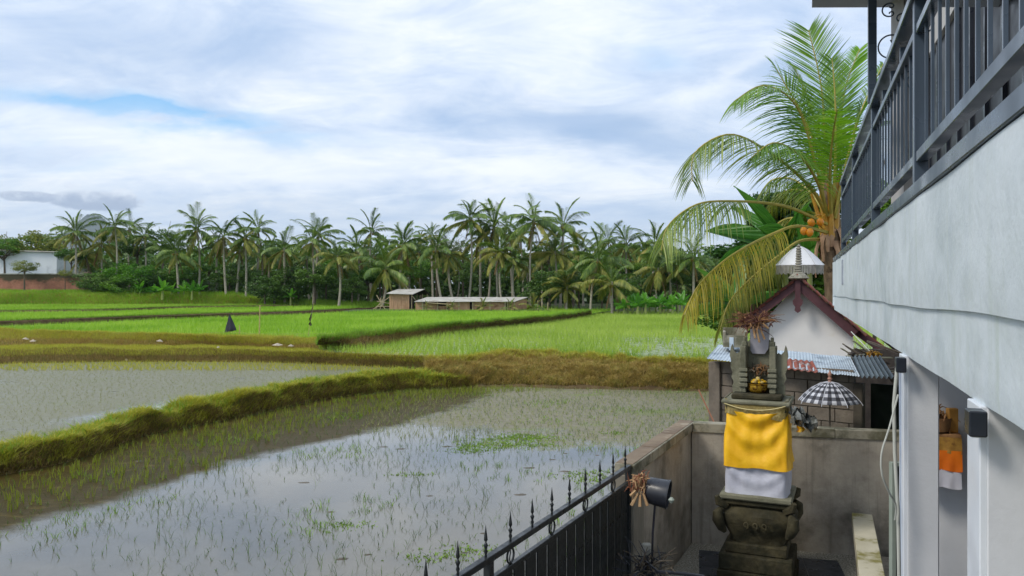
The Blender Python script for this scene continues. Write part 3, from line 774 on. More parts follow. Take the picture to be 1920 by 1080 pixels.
# ---- broadleaf crowns
def crown_mesh(name, m, seed, ncl=34, per=120, leaf=.075, flat=.75, hollow=.55, twigs=False):
    g = np.random.default_rng(seed)
    d = g.normal(0, 1, (ncl, 3)); d /= np.linalg.norm(d, axis=1)[:, None]
    rad = (hollow+(1-hollow)*g.random(ncl))[:, None]
    cc = d*rad*np.array([[.82, .82, .82*flat]]); cc[:, 2] = np.where(cc[:, 2] < -.35, cc[:, 2]*.5, cc[:, 2])
    cr_ = g.uniform(.16, .34, ncl)
    idx = np.repeat(np.arange(ncl), per); n = len(idx)
    q = g.normal(0, 1, (n, 3)); q /= np.linalg.norm(q, axis=1)[:, None]; q *= (g.random(n)**.4)[:, None]
    p = cc[idx]+q*cr_[idx][:, None]*np.array([[1, 1, .6]])
    u = g.normal(0, 1, (n, 3)); u[:, 2] *= .5; u /= np.linalg.norm(u, axis=1)[:, None]
    w_ = np.cross(u, g.normal(0, 1, (n, 3))); w_ /= np.linalg.norm(w_, axis=1)[:, None]
    s_ = (leaf*(.6+.8*g.random(n)))[:, None]
    v = np.stack([p-u*s_*.5, p+w_*s_*.3, p+u*s_*.5, p-w_*s_*.3], 1).reshape(-1, 3)
    me = npmesh(name, v, np.arange(n*4).reshape(-1, 4), 4); me.materials.append(m); return me, cc
def trunk_mesh(cc, r=.045, h=1.1):
    mb = MB(); mb.tube([(0, 0, -h), (.02, .01, -h*.5), (0, 0, -.15)], [r*1.3, r, r*.8], 7)
    for k in range(min(9, len(cc))):
        c_ = Vector(cc[k]); mb.tube([(0, 0, -.3+.02*k), c_*.5+Vector((0, 0, -.08)), c_], [r*.5, r*.3, r*.12], 4)
    me = mb.mesh('trunk', True); me.materials.append(M_barkd); return me
CR = {}
for nm, m_, sd, kw in (('dark', L_dark, 1, {}), ('dark2', L_dark, 2, dict(flat=.9)), ('mid', L_mid, 3, {}), ('mid2', L_mid, 4, dict(flat=.6, ncl=40)), ('olive', L_olive, 5, dict(flat=.6, ncl=46, per=80, leaf=.06)),
                       ('bright', L_bright, 6, dict(flat=.85)), ('grey', L_grey, 7, dict(ncl=60, per=45, leaf=.035, flat=.7, hollow=.3))):
    me_, cc = crown_mesh('crown', m_, sd, **kw); CR[nm] = (me_, trunk_mesh(cc))
def tree(px, topy, wpx, Y, kind, label, bottom=None, name='broadleaf_tree', cat='tree', group='broadleaf trees in the grove'):
    X = (px-960)/FPX*Y; r = wpx/2*Y/FPX
    top = CAM_Z-(topy-540)/FPX*Y; gz = ground_h(X, Y)
    rz_ = max(.5, r*.8); cz = top-rz_*.85
    t = empty(name, (X, Y, gz), rnd.uniform(0, 6.28), label, cat, group)
    cm, tm = CR[kind]
    o = link('crown', cm, None, t); o.location = (0, 0, cz-gz); o.scale = (r, r, rz_)
    hh = cz-gz+.3
    o2 = link('trunk', tm, None, t); o2.location = (0, 0, cz-gz); o2.scale = (r, r, max(hh/1.1, .3))
    return t
TREES = [
 (60, 408, 150, 116, 'olive', 'large spreading olive tree rising behind the white building'),
 (8, 436, 90, 112, 'mid', 'dark green tree at the far left edge behind the white building'),
 (134, 458, 60, 107, 'mid2', 'green tree at the right end of the white building'),
 (58, 424, 120, 119, 'mid2', 'thin leaved tree with branches reaching over the white building wall'),
 (258, 426, 100, 110, 'dark', 'dark dense round tree, left one of the dark pair'),
 (306, 424, 96, 108, 'dark2', 'dark tree with layered top, right one of the dark pair'),
 (232, 486, 96, 103, 'bright', 'bright green bushy tree right of the brick wall'),
 (196, 500, 80, 102, 'mid', 'mid green tree close behind the end of the brick wall'),
 (290, 486, 100, 102, 'dark', 'dark tree low down in the front of the dark pair'),
 (392, 470, 80, 112, 'mid', 'tree filling the gap behind the two tall left of centre palms'),
 (520, 474, 90, 114, 'mid2', 'tree behind the lone round crowned palm'),
 (640, 470, 110, 116, 'mid', 'tree behind the palm with the brownish skirt'),
 (820, 420, 110, 112, 'grey', 'greyish twiggy tree with pale blossom over the long shed'),
 (868, 432, 80, 114, 'grey', 'second greyish twiggy tree just right of the first'),
 (790, 476, 90, 108, 'mid', 'green tree below the greyish twiggy trees'),
 (900, 476, 100, 110, 'dark2', 'dark tree behind the tallest shed palm'),
 (1030, 440, 90, 112, 'dark', 'dark tree between star shaped crown and blown fronds'),
 (1075, 476, 100, 104, 'mid', 'round green tree behind the bushy wide palm'),
 (1160, 470, 100, 110, 'mid2', 'green tree behind the big curved trunk palm'),
 (1205, 500, 90, 106, 'dark2', 'dark tree over the banana row'),
 (1320, 470, 110, 100, 'dark', 'dark tree behind the hanging near fronds'),
 (720, 476, 90, 112, 'dark', 'dark tree behind the low wide spreading palm'),
 (450, 486, 90, 110, 'dark2', 'dark tree behind the bank end palms'),
 (590, 490, 90, 108, 'dark', 'dark tree behind the close pair of palms'),
]
for a in TREES: tree(*a)
BK = [0]*5
BL_ = ['undergrowth bush '+q for q in ('touching the right end of the brick wall', 'just right of the brick wall end', 'left of the small pale bananas', 'behind the leftmost small pale banana', 'behind the second small pale banana', 'behind the middle of the small pale bananas', 'behind the short bushy palm trunk', 'right of the small pale bananas', 'left of the tall full crowned palm trunk', 'right of the tall full crowned palm trunk', 'at the slim palm by the bank end', 'right of the bank end', 'between bank end and lone palm', 'left foot of the lone round crowned palm', 'right foot of the lone round crowned palm', 'left of the close pair of palms', 'at the close pair of palm trunks', 'right of the close pair of palms', 'at the skirted palm trunk', 'right of the skirted palm trunk', 'left of the leaning bamboo poles', 'behind the leaning bamboo poles', 'at the right end of the long shed', 'just beyond the fence posts', 'behind the stubby brownish palm', 'left of the curved palm trunk', 'right of the curved palm trunk', 'at the two dark palm stems', 'left behind the banana row', 'behind the middle of the banana row', 'at the right end of the banana row', 'right of the banana row', 'seen through the yellow hanging frond tips', 'behind the hanging near fronds', 'farthest right, behind the gabled house')]
bx = [172, 205, 238, 262, 300, 330, 352, 385, 400, 430, 452, 476, 497, 515, 540, 560, 590, 612, 640, 660, 690, 712, 1012, 1030, 1060, 1085, 1128, 1150, 1170, 1205, 1240, 1270, 1300, 1330, 1365]
for i, px in enumerate(bx):
    Y = rnd.uniform(99, 103) if px < 480 else (rnd.uniform(94, 99) if px < 1000 else rnd.uniform(88, 94))
    bkind = BK[i % 5]; tree(px, rnd.uniform(482, 520), rnd.uniform(64, 104), Y, rnd.choice(['dark', 'dark2', 'mid', 'dark', 'bright' if px < 360 else 'dark2']),
         BL_[i], name='bush', cat='bush', group='bushes in the undergrowth of the grove')
# the far wood behind, one mass
n = 46000; g = np.random.default_rng(5)
xx = g.uniform(-92, 62, n); yy = g.uniform(117, 136, n)
top_ = np.array([9.4+2.8*nz((a, b), .09, 3)+1.5*nz((a, b), .3, 8) for a, b in zip(xx, yy)])
zz = g.random(n)**.7*top_
p = np.stack([xx, yy, zz], 1); u = g.normal(0, 1, (n, 3)); u /= np.linalg.norm(u, axis=1)[:, None]
w_ = np.cross(u, g.normal(0, 1, (n, 3))); w_ /= np.linalg.norm(w_, axis=1)[:, None]; s_ = (.5+.7*g.random(n))[:, None]
v = np.stack([p-u*s_*.5, p+w_*s_*.35, p+u*s_*.5, p-w_*s_*.35], 1).reshape(-1, 3)
tag(link('far_wood', npmesh('far_wood', v, np.arange(n*4).reshape(-1, 4), 4), L_dark), kind='stuff')

# ---- far bananas
def banana_leaf_mesh(seed, w=.3, droop=95, e0=70, n=9):
    r = random.Random(seed); vs = []; p = Vector((0, 0, 0)); fs = []
    for i in range(n+1):
        t = i/n; a = R(e0-droop*t**1.3); d = Vector((math.cos(a), 0, math.sin(a)))
        hw = w/2*(math.sin(math.pi*min(1, (t*.95+.03)))**.6) if t > .12 else .012
        nrm = Vector((-d.z, 0, d.x)); jag = r.uniform(.86, 1.08)
        vs += [p+Vector((0, hw*jag, 0))-nrm*hw*.35, p, p+Vector((0, -hw*jag, 0))-nrm*hw*.35]
        if i < n: p += d/n
    for i in range(n):
        fs += [(i*3, i*3+1, i*3+4, i*3+3), (i*3+1, i*3+2, i*3+5, i*3+4)]
    mb = MB(); mb.add(vs, fs); mb.tube([vs[i*3+1] for i in range(n+1)], [.016*(1-i/n)+.002 for i in range(n+1)], 3, 0, False)
    return mb.mesh('leaf')
BL = [banana_leaf_mesh(i, .30, dr, e) for i, (dr, e) in enumerate(((40, 82), (80, 72), (110, 60), (120, 45)))]
for m_ in BL: m_.materials.append(L_ban)
M_bst = mat('banana stem', srgb(120, 140, 70), srgb(150, 150, 90), .6)
def banana(loc, h, L, label, group, nl=8, cat='banana plant'):
    t = empty('banana_plant', loc, rnd.uniform(0, 6.28), label, cat, group)
    MB().tube([(0, 0, -.1), (0, 0, h*.5), (.02, 0, h)], [.10*L, .09*L, .05*L], 7).build('stem', M_bst, t, True)
    a = 0
    for i in range(nl):
        o = link('leaf', BL[min(3, i*4//nl)], None, t); a += 2.4
        o.location = (0, 0, h*.97); o.rotation_euler = (0, rnd.uniform(-.15, .15), a); s_ = L*rnd.uniform(.8, 1.1); o.scale = (s_,)*3
for i in range(15):
    px = 1160+i*8.5+rnd.uniform(-2, 2); Y = rnd.uniform(79, 85)
    banana(((px-960)/FPX*Y, Y, .5), rnd.uniform(.7, 1.3), rnd.uniform(1.2, 1.9), ('leftmost', 'second', 'third', 'fourth', 'fifth', 'sixth', 'seventh', 'middle', 'seventh from right', 'sixth from right', 'fifth from right', 'fourth from right', 'third from right', 'second from right', 'rightmost')[i]+' banana plant in the row beyond the right rice field', 'banana plants beyond the right field')
for px in (262, 288, 305, 322, 345, 360, 374, 545):
    Y = rnd.uniform(96.5, 98.5) if px < 500 else 94
    banana(((px-960)/FPX*Y, Y, 2.0 if px < 500 else 1.2), rnd.uniform(.8, 1.2), rnd.uniform(1.2, 1.9), ('small pale banana plant on the left bank, '+{262: 'leftmost of seven', 288: 'second from left', 305: 'third from left', 322: 'left of the short palm trunk', 345: 'right of the short palm trunk', 360: 'second from right', 374: 'rightmost of seven'}[px]) if px < 500 else 'low banana clump at the field edge left of the close pair of palms', 'small banana plants on the left bank' if px < 500 else None)
def sapling(px, by, Y, L, label):
    X = (px-960)/FPX*Y; t = empty('palm_sapling', (X, Y, CAM_Z-(by-540)/FPX*Y), 0, label, 'palm', 'young palms in front of the long shed'); a = rnd.random()*6
    MB().tube([(0, 0, -.2), (0, 0, .15)], .05, 5).build('stem', M_bst, t)
    for i in range(11):
        o = link('frond', FTY[min(3, i//3)][i % 2] if i % 3 else FT[min(3, i//3)][0], None, t); a += 2.4; o.rotation_euler = (0, 0, a); o.scale = (L*rnd.uniform(.8, 1.1),)*3
for px, L, lb in ((800, .85, 'small'), (847, .9, 'yellowish'), (905, 1.35, 'widest yellow green'), (957, 1.1, 'bright yellow'), (1000, 1.7, 'tallest')):
    sapling(px, 578, 82.5, L, {'small': 'small young palm at the left end of the long shed', 'yellowish': 'yellowish young palm before the slatted part of the long shed', 'widest yellow green': 'widest yellow green young palm before the middle of the long shed', 'bright yellow': 'bright yellow young palm before the right part of the long shed', 'tallest': 'tallest young palm standing off the right end of the long shed'}[lb])

# ---- huts
M_tin = mat('weathered tin sheet', srgb(176, 172, 162), srgb(200, 196, 186), .6, .8, c3=srgb(150, 140, 128), s3=.7)
M_bam = mat('woven bamboo wall', srgb(176, 138, 104), srgb(200, 164, 128), .8, 2.0, c3=srgb(140, 104, 76), s3=1.1, stretch=(4, 4, .6))
M_pole = mat('bamboo pole', srgb(160, 144, 110), srgb(190, 176, 140), .7, 3)
M_dkboard = mat('dark hut interior boards', srgb(52, 44, 36), srgb(70, 60, 48), .9)  # dark brown for hut boards, the gap panel and the rear roof sheet
def quadslab(pts, th):
    mb = MB(); a = [Vector(p) for p in pts]; b = [p-Vector((0, 0, th)) for p in a]
    mb.add(a+b, [(0, 1, 2, 3), (7, 6, 5, 4), (0, 4, 5, 1), (1, 5, 6, 2), (2, 6, 7, 3), (3, 7, 4, 0)]); return mb
def W_(px, z, Y): return Vector(((px-960)/FPX*Y, Y, z))
h1 = empty('farm_hut', W_(748, .9, 86), 0, 'small hut with pale tin roof and vertical plank wall, left of the long shed', 'hut')
def child_mesh(mb, name, m, t, smooth=False):
    o = mb.build(name, m, t, smooth); o.matrix_parent_inverse = Matrix.Identity(4)
    L = t.location
    for v_ in o.data.vertices: v_.co -= L
    return o
for i in range(3):
    a0, a1 = i/3, (i+1)/3
    f0 = W_(724, 2.80, 85.6).lerp(W_(774, 2.72, 85.6), a0+.004*i); f1 = W_(724, 2.80, 85.6).lerp(W_(774, 2.72, 85.6), a1)
    b0 = W_(745, 3.28, 90).lerp(W_(796, 3.28, 90), a0+.004*i); b1 = W_(745, 3.28, 90).lerp(W_(796, 3.28, 90), a1)
    child_mesh(quadslab([f0, f1, b1, b0], .05), 'roof_sheet', M_tin, h1)
child_mesh(quadslab([W_(745, 3.26, 90.02), W_(796, 3.26, 90.02), W_(808, 2.6, 94), W_(756, 2.6, 94)], .05), 'roof_sheet', M_dkboard, h1)
for i in range(10):
    x0 = W_(730, 0, 86).x+i*.224
    child_mesh(MB().box(x0, x0+.21, 86-.02*(i % 2), 86.06, .75, 2.70), 'plank', M_bam, h1)
child_mesh(MB().box(W_(767.5, 0, 86).x, W_(767.5, 0, 86).x+.06, 86.1, 90, .75, 2.6), 'side_wall', M_dkboard, h1)
for px, Y in ((772, 86.1), (782, 89.8), (792, 90.5), (801, 92), (770, 89.5)):
    child_mesh(MB().tube([W_(px, .7, Y), W_(px, 2.7, Y)], .05, 6), 'post', M_pole, h1)
child_mesh(MB().tube([W_(781, 1.9, 86.2), W_(771, 2.65, 86.2)], .04, 6), 'brace', M_pole, h1)
h2 = empty('long_shed', W_(880, .9, 84), 0, 'long low shed with pale sheet roof and tan bamboo walls behind the rice field', 'shed')
for i in range(9):
    a0, a1 = i/9, (i+1)/9
    zf = 1.93+.03*((i*7) % 3)/3; zb = 2.36+.02*((i*5) % 3)/3
    f0, f1 = W_(776+190*a0+.4, zf, 83.6), W_(776+190*a1, zf, 83.6); b0, b1 = W_(800+190*a0+.4, zb, 88), W_(800+190*a1, zb, 88)
    child_mesh(quadslab([f0, f1, b1, b0], .05), 'roof_sheet', M_tin, h2)
for (p0, p1, z1, m_) in ((779, 792, 1.85, M_bam), (793, 820, 1.70, M_bam), (821, 838, 1.45, M_bam), (839, 860, 1.86, M_bam), (861, 881, 1.87, M_bam), (882, 886, 1.8, M_dkboard), (887, 918, 1.86, M_bam), (919, 946, 1.86, M_bam), (953, 964, 1.84, M_bam)):
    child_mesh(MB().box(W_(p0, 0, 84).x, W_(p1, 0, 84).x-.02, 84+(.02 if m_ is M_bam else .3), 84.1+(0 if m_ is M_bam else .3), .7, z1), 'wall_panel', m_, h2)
for px in (792.5, 820.5, 838.5, 860.5, 886.5, 918.5, 947, 951.5):
    child_mesh(MB().box(W_(px, 0, 83.95).x-.07, W_(px, 0, 83.95).x+.07, 83.85, 83.97, .7, 1.9), 'post', M_pole, h2)
child_mesh(quadslab([W_(965, 1.9, 84), W_(965.5, 1.9, 84), W_(988, 2.2, 87.8), W_(987.5, 2.2, 87.8)], 1.4), 'side_wall', M_bam, h2)
child_mesh(MB().box(W_(779, 0, 84).x, W_(964, 0, 84).x, 87.5, 87.6, .7, 2.2), 'back_wall', M_dkboard, h2)
child_mesh(quadslab([W_(800, 1.82, 83.4), W_(846, 1.62, 83.4), W_(848, 1.66, 83.9), W_(800, 1.86, 83.9)], .05), 'shelf_board', M_pole, h2)
pp = empty('pole_stack', W_(710, .95, 87), 0, 'stack of leaning bamboo poles beside the left wall of the small hut', 'poles')
for a, b in (((700, 1.0), (733, 2.5)), ((704, 1.0), (722, 2.4)), ((713, 1.0), (714, 2.3)), ((722, 1.0), (706, 2.6)), ((706, 1.9), (733, 1.6)), ((708, 1.3), (731, 1.3))):
    child_mesh(MB().tube([W_(a[0], a[1], 87), W_(b[0], b[1], 87.2)], .05, 5), 'pole', M_pole, pp)
lp = MB().tube([W_(745, 5.2, 91), W_(766, 3.2, 91)], .07, 6).build('leaning_pole', M_pole); tag(lp, 'pale slanting trunk pole above the left roof edge of the small hut', 'pole')
# fence posts at the right of the shed
for i, (px, zt) in enumerate(((1008, 2.0), (1016, 1.75), (1027, 1.8))):
    o = MB().tube([W_(px, .6, 86), W_(px+.5, zt, 86)], .06, 5).build('fence_post', M_pole); tag(o, ['pale fence post nearest the right end of the long shed, the tallest', 'middle fence post right of the long shed', 'fence post farthest right of the long shed'][i], 'post', 'fence posts right of the shed')

# ---- left: white building, brick wall
M_white = mat('pale painted wall', srgb(222, 228, 232), srgb(232, 236, 240), .7, .3, c3=srgb(170, 178, 184), s3=.2)
wb = empty('white_building', (-76, 112, 2), 0, 'long low white walled building behind the brick wall at left', 'building')
child_mesh(MB().prism([(-110, 2), (-66.4, 2), (-66.4, 8.55), (-110, 9.9)], 112, 120), 'wall', M_white, wb)
child_mesh(quadslab([(-111, 111.6, 10.1), (-66.0, 111.6, 8.72), (-66.0, 120.4, 8.72), (-111, 120.4, 10.1)], .14), 'roof', M_tin, wb)
m, T, out = newmat('old red brick wall')
v = coords(T, False); px_, py_, pz_ = T.sep(v)
bt = T.node('ShaderNodeTexBrick', {'Vector': T.comb(px_, pz_, 0), 'Color1': srgb(176, 112, 88), 'Color2': srgb(150, 92, 72), 'Mortar': srgb(120, 100, 84), 'Scale': 1.0, 'Mortar Size': .012, 'Brick Width': .25, 'Row Height': .08})
cb = T.mix(T.step(T.noise(v, .6, 6, .7), .42, .7), bt.outputs[0], srgb(186, 130, 106))
moss = T.step(T.m('ADD', T.m('MULTIPLY', pz_, .55), T.m('MULTIPLY', T.noise(T.scalevec(v, (.5, 1, 1)), 1.0, 6, .75), 1.9)), 3.15, 3.55)
cb = T.mix(moss, cb, srgb(72, 66, 48))
p = T.node('ShaderNodeBsdfPrincipled', {'Base Color': cb, 'Roughness': .9}); T.l.new(p.outputs[0], out.inputs[0]); M_brick = m
bw = empty('brick_wall', (-60, 101, 2.5), 0, 'old red brick wall with dark mossy top at the far left', 'wall')
child_mesh(MB().box(-80, -56.2, 101, 101.3, 2.2, 5.2), 'wall_face', M_brick, bw)
child_mesh(MB().box(-80, -56.2, 100.94, 101.36, 5.2, 5.32), 'coping', mat('white coping', srgb(170, 168, 160), None, .8, 2, c3=srgb(90, 86, 70), s3=.8), bw)
child_mesh(MB().box(-56.18, -55.6, 100.8, 101.5, 2.2, 5.5), 'pier', mat('pier render', srgb(130, 104, 92), srgb(110, 86, 76), .9), bw)
for i, px in enumerate((46, 122)):
    tree(px, (478, 500)[i], (60, 34)[i], 100, 'olive', ('small thin tree with sparse leaves in front of the brick wall, left one', 'young thin stemmed tree before the right half of the brick wall')[i], name='young_tree')
tree(150, 498, 44, 99.5, 'grey', 'dry grey twiggy bush over the right end of the brick wall', name='dry_bush', cat='bush', group=None)

# ---- scarecrow flags, stakes and line in the left field
M_blk = mat('black plastic sheet', (.012, .013, .018), (.03, .03, .045), .45, 5, bump=.3)
M_cane = mat('dry cane', srgb(170, 150, 96), srgb(196, 178, 122), .7, 6)
Y = 41.0
f1_ = empty('scarecrow_flag', W_(430, .9, Y), 0, 'black plastic sheet hung as a tent shape on a stake, leftmost of the bird scarers', 'scarecrow')
MB().tube([(0, 0, 0), (0, 0, 1.12)], .015, 5).build('stake', M_cane, f1_)
mb = MB(); n = 16; L_ = []
for k in range(4):
    z_ = 1.12-.29*k*(1.05); r_ = .02+.085*k
    for i in range(n):
        a = 2*math.pi*i/n; rr_ = r_*(1+.28*math.sin(a*5+k)); L_.append((rr_*math.cos(a)+.05*k*.6, rr_*.5*math.sin(a), z_+(.04*math.sin(a*3)+.07*math.cos(a) if k == 3 else 0)))
mb.add(L_, [(k*n+i, k*n+(i+1) % n, (k+1)*n+(i+1) % n, (k+1)*n+i) for k in range(3) for i in range(n)])
mb.build('sheet', M_blk, f1_, True)
o = MB().tube([W_(486, .8, 39.5), W_(487.5, 2.52, 39.5)], [.035, .03], 6).build('bamboo_stake', M_cane); tag(o, 'tall upright cane stake between the two black bird scarers', 'stake')
o = MB().tube([W_(449, .8, 41), W_(449, 1.42, 41)], [.03, .025], 6).build('bamboo_stake', M_cane); tag(o, 'short cane stake just right of the black tent shaped sheet', 'stake')
f2_ = empty('scarecrow_flag', W_(581, .9, 40), 0, 'twisted black plastic strip tied up a leaning stake, right one of the bird scarers', 'scarecrow')
MB().tube([(-.1, 0, 0), (.2, 0, 1.7)], .014, 5).build('stake', M_cane, f2_)
mb = MB(); vs_ = []
for k in range(13):
    t = k/12; c_ = Vector((.0+.17*t, 0, .55+1.13*t)); a = t*9; w__ = .075*(1-t)**.7*(1+.5*math.sin(k*2.3))+.02
    vs_ += [c_+Vector((math.cos(a)*w__-.02, math.sin(a)*w__, -.03)), c_+Vector((-math.cos(a)*w__*.6, -math.sin(a)*w__, .02))]
mb.add(vs_, [(2*k, 2*k+1, 2*k+3, 2*k+2) for k in range(12)]); mb.build('strip', M_blk, f2_)
o = MB().tube([W_(380, 1.02, 40.5), W_(430, 1.06, 40.8), W_(487, 1.03, 39.6), W_(560, 1.01, 40), W_(640, .98, 41)], .008, 4).build('cord', M_cane); tag(o, 'thin pale cord strung low between the stakes and the black sheets', 'cord')
# light clods and litter on the brown bank
M_lit = mat('pale litter', srgb(190, 180, 160), srgb(150, 138, 118), .8, 9)
mb = MB()
for px, py, z_, sx in ((300, 640, .78, .22), (48, 636, .8, .2), (62, 640, .75, .2), (520, 647, .7, .3), (545, 649, .62, .2), (237, 676, .05, .12), (409, 652, .55, .1)):
    q = G(px, py, z_); v0 = [(q.x+sx*math.cos(t)*rnd.uniform(.6, 1), q.y+sx*.6*math.sin(t), z_+rnd.uniform(-.02, .02)) for t in [k*2*math.pi/7 for k in range(7)]]
    mb.add(v0+[(q.x, q.y, z_+.1)], [(k, (k+1) % 7, 7) for k in range(7)])
tag(mb.build('litter', M_lit), kind='stuff')

# ---- the volcano far off
mb = MB(); n = 64; L_ = []; hgt = 3.4+(540-404)/FPX*5200
prof = [(0, 1.0), (.05, .985), (.11, .90), (.2, .76), (.35, .55), (.55, .33), (.8, .12), (1.05, -.02)]
for k, (r_, h_) in enumerate(prof):
    for i in range(n):
        a = 2*math.pi*i/n; rr_ = r_*820*(1+.1*mnoise.noise(Vector((math.cos(a)*2, math.sin(a)*2, 3.3))))
        zz_ = h_*hgt*(1+.05*mnoise.noise(Vector((math.cos(a)*5, math.sin(a)*5, k*1.7)))*(k > 0))
        L_.append((rr_*math.cos(a), rr_*math.sin(a), zz_))
mb.add(L_, [(k*n+i, k*n+(i+1) % n, (k+1)*n+(i+1) % n, (k+1)*n+i) for k in range(len(prof)-1) for i in range(n)])
M_vol = mat('forested mountain', (.05, .075, .04), (.08, .09, .06), .9, .01, world_pos=True)
o = mb.build('mountain', M_vol, None, True, loc=((176-960)/FPX*5200, 5200, 0)); tag(o, kind='structure')
# ================================================================== THE HOUSE AT THE RIGHT
HU = Vector((.3517, .9361, 0)); HN = Vector((.9361, -.3517, 0)); HA = Vector((1.26, 1.89, 0))
HM = Matrix(((HN.x, HU.x, 0, HA.x), (HN.y, HU.y, 0, HA.y), (0, 0, 1, 0), (0, 0, 0, 1)))   # local x = inward, y = along the facade, z up
RZ = math.atan2(HU.y, HU.x)-math.pi/2
def hempty(name, s, z, *a): 
    p = HM @ Vector((0, s, z)); return empty(name, p, RZ, *a)
EYE = CAM_Z
M_paint = mat('pale grey green house paint', srgb(207, 216, 221), srgb(217, 225, 230), .5, 2.2, c3=srgb(180, 191, 196), s3=1.3, t3=(.45, .75), bump=.22, bscale=16, streak=srgb(198, 208, 204), spec=.35)
M_paint2 = mat('grey column paint', srgb(204, 206, 210), srgb(214, 216, 220), .6, 1.6, c3=srgb(178, 181, 184), s3=1.0, t3=(.5, .9), bump=.12, bscale=30)
M_white2 = mat('white gloss and lit side paint', srgb(214, 220, 228), srgb(226, 230, 236), .4, 2)
M_iron = mat('dark blue grey gloss iron paint', srgb(60, 73, 87), srgb(66, 79, 93), .32, 1.2, spec=.6)
M_beige = mat('beige inner wall', srgb(178, 174, 172), srgb(190, 186, 182), .7, 1)
M_glassd = mat('dark glass door', (.012, .013, .016), (.02, .02, .024), .4, 1, spec=.25)
M_dframe = mat('dark door frame', (.014, .018, .028), (.02, .024, .034), .35, 3)
M_roofg = mat('grey eave board', srgb(178, 182, 190), srgb(190, 194, 200), .7, 3)

house = empty('house', HM @ Vector((0, 0, 0)), RZ, 'pale grey painted two storey house with long balcony filling the right edge', 'house')
def hb_(name, x0, x1, y0, y1, z0, z1, m, bev=0.0, parent=None, smooth=False):
    o = MB().box(x0, x1, y0, y1, z0, z1, bev=bev).build(name, m, parent or house, smooth); return o
# parapet with slightly wavering lower edge (hand plastered)
def wavy(name, x0, x1, s0, s1, z0f, z1, m, n=90, amp=.01):
    mb = MB(); vs = []
    for i in range(n+1):
        s = s0+(s1-s0)*i/n; zb = z0f(s); w = amp*mnoise.noise(Vector((s*1.3, 2.2, x0)))
        rows = 6
        for k in range(rows+1):
            zz = zb+(z1-zb)*k/rows
            vs.append((x0+w+.5*amp*mnoise.noise(Vector((s*2.1, zz*4, 7)))+(.006 if k == 0 else 0), s, zz))
        vs.append((x1, s, z1)); vs.append((x1, s, zb))
    R_ = 9; fs = []
    for i in range(n):
        for k in range(R_):
            j = (k+1) % R_; fs.append((i*R_+k, i*R_+j, (i+1)*R_+j, (i+1)*R_+k))
    fs.append(tuple(range(R_-1, -1, -1))); fs.append(tuple(n*R_+k for k in range(R_)))
    mb.add(vs, fs); return mb.build(name, m, house, True)
me_ = wavy('parapet', 0, .16, -2.2, 11.9, lambda s: EYE-.082+.004*math.sin(s*1.7)+.008*mnoise.noise(Vector((s*.9, 0, 0)))-.004*s, EYE+.43, M_paint, 120, .010)
o = wavy('floor_beam', .022, .30, -2.2, 12.0, lambda s: EYE-.37+.004*mnoise.noise(Vector((s*2, 1, 0))), EYE-.075, M_paint, 100, .005)
hb_('ceiling_slab', .30, 4.2, -2.2, 11.9, EYE-.30, EYE-.12, M_paint2)
hb_('end_edge', .0, 4.2, 11.9, 12.02, EYE-.30, EYE+.42, M_paint)
# vertical plaster joint near the front
hb_('plaster_joint', -.006, .05, -.155, -.118, EYE-.07, EYE+.43, M_paint, .004)
hb_('stain_patch', -.0095, .012, 8.6, 8.78, EYE+.05, EYE+.37, mat('grey repair streak', srgb(140, 148, 164), srgb(160, 168, 178), .6, 12), .003)
# columns and walls below
for s in (.56, 2.47):
    hb_('column', .03, .185, s, s+.2, 0, EYE-.35, M_paint2, .006)
for s in (.56, 2.47):
    hb_('lit_side_strip', .012, .034, s+.004, s+.196, 0, EYE-.372, M_white2, .003)  # whiter strip paints the open sky's light onto the left column face
hb_('lower_wall', .24, 4.0, 3.35, 3.5, 0, EYE-.3, M_paint2)
hb_('lower_wall', .236, 4.0, .61, .74, 0, EYE-.3, M_paint2)
hb_('lower_wall', 2.2, 2.35, -1.9, 3.35, 0, EYE-.3, M_beige)
# dark box lamps under the beam on the column faces
for s, lb in ((2.40, 'dark box shaped lamp on the far column just under the beam'), (.50, 'dark box shaped lamp on the near column just under the beam')):
    t = hempty('wall_lamp', s, EYE-.452, lb, 'lamp', 'box lamps on the columns')
    MB().box(-.035, .014, -.04, .035, .0, .078, bev=.004).build('lamp_body', M_dframe, t)
    MB().box(-.025, .004, -.02, .02, -.005, .003).build('lens', M_white2, t)
# upper storey wall set back behind the balcony
hb_('upper_wall', .95, 1.1, -2.0, 9.3, EYE+.2, EYE+.62, M_beige)
for i, s in enumerate(np.arange(-2.0, 9.1, .62)):
    hb_('door_panel', 1.0, 1.03, s+.03, s+.59, EYE+.62, EYE+2.85, M_glassd)
    hb_('door_stile', .97, 1.06, s-.03, s+.03, EYE+.62, EYE+2.85, M_dframe)
hb_('upper_lintel', .95, 1.1, -2.0, 9.3, EYE+2.85, EYE+3.3, M_beige)
hb_('upper_end_wall', 1.1, 4.0, 9.15, 9.3, EYE+.2, EYE+3.3, M_beige)
for s in (1.1, 3.3, 5.4, 7.6):
    hb_('wall_post', .80, .93, s, s+.12, EYE+.2, EYE+.66, M_white2)
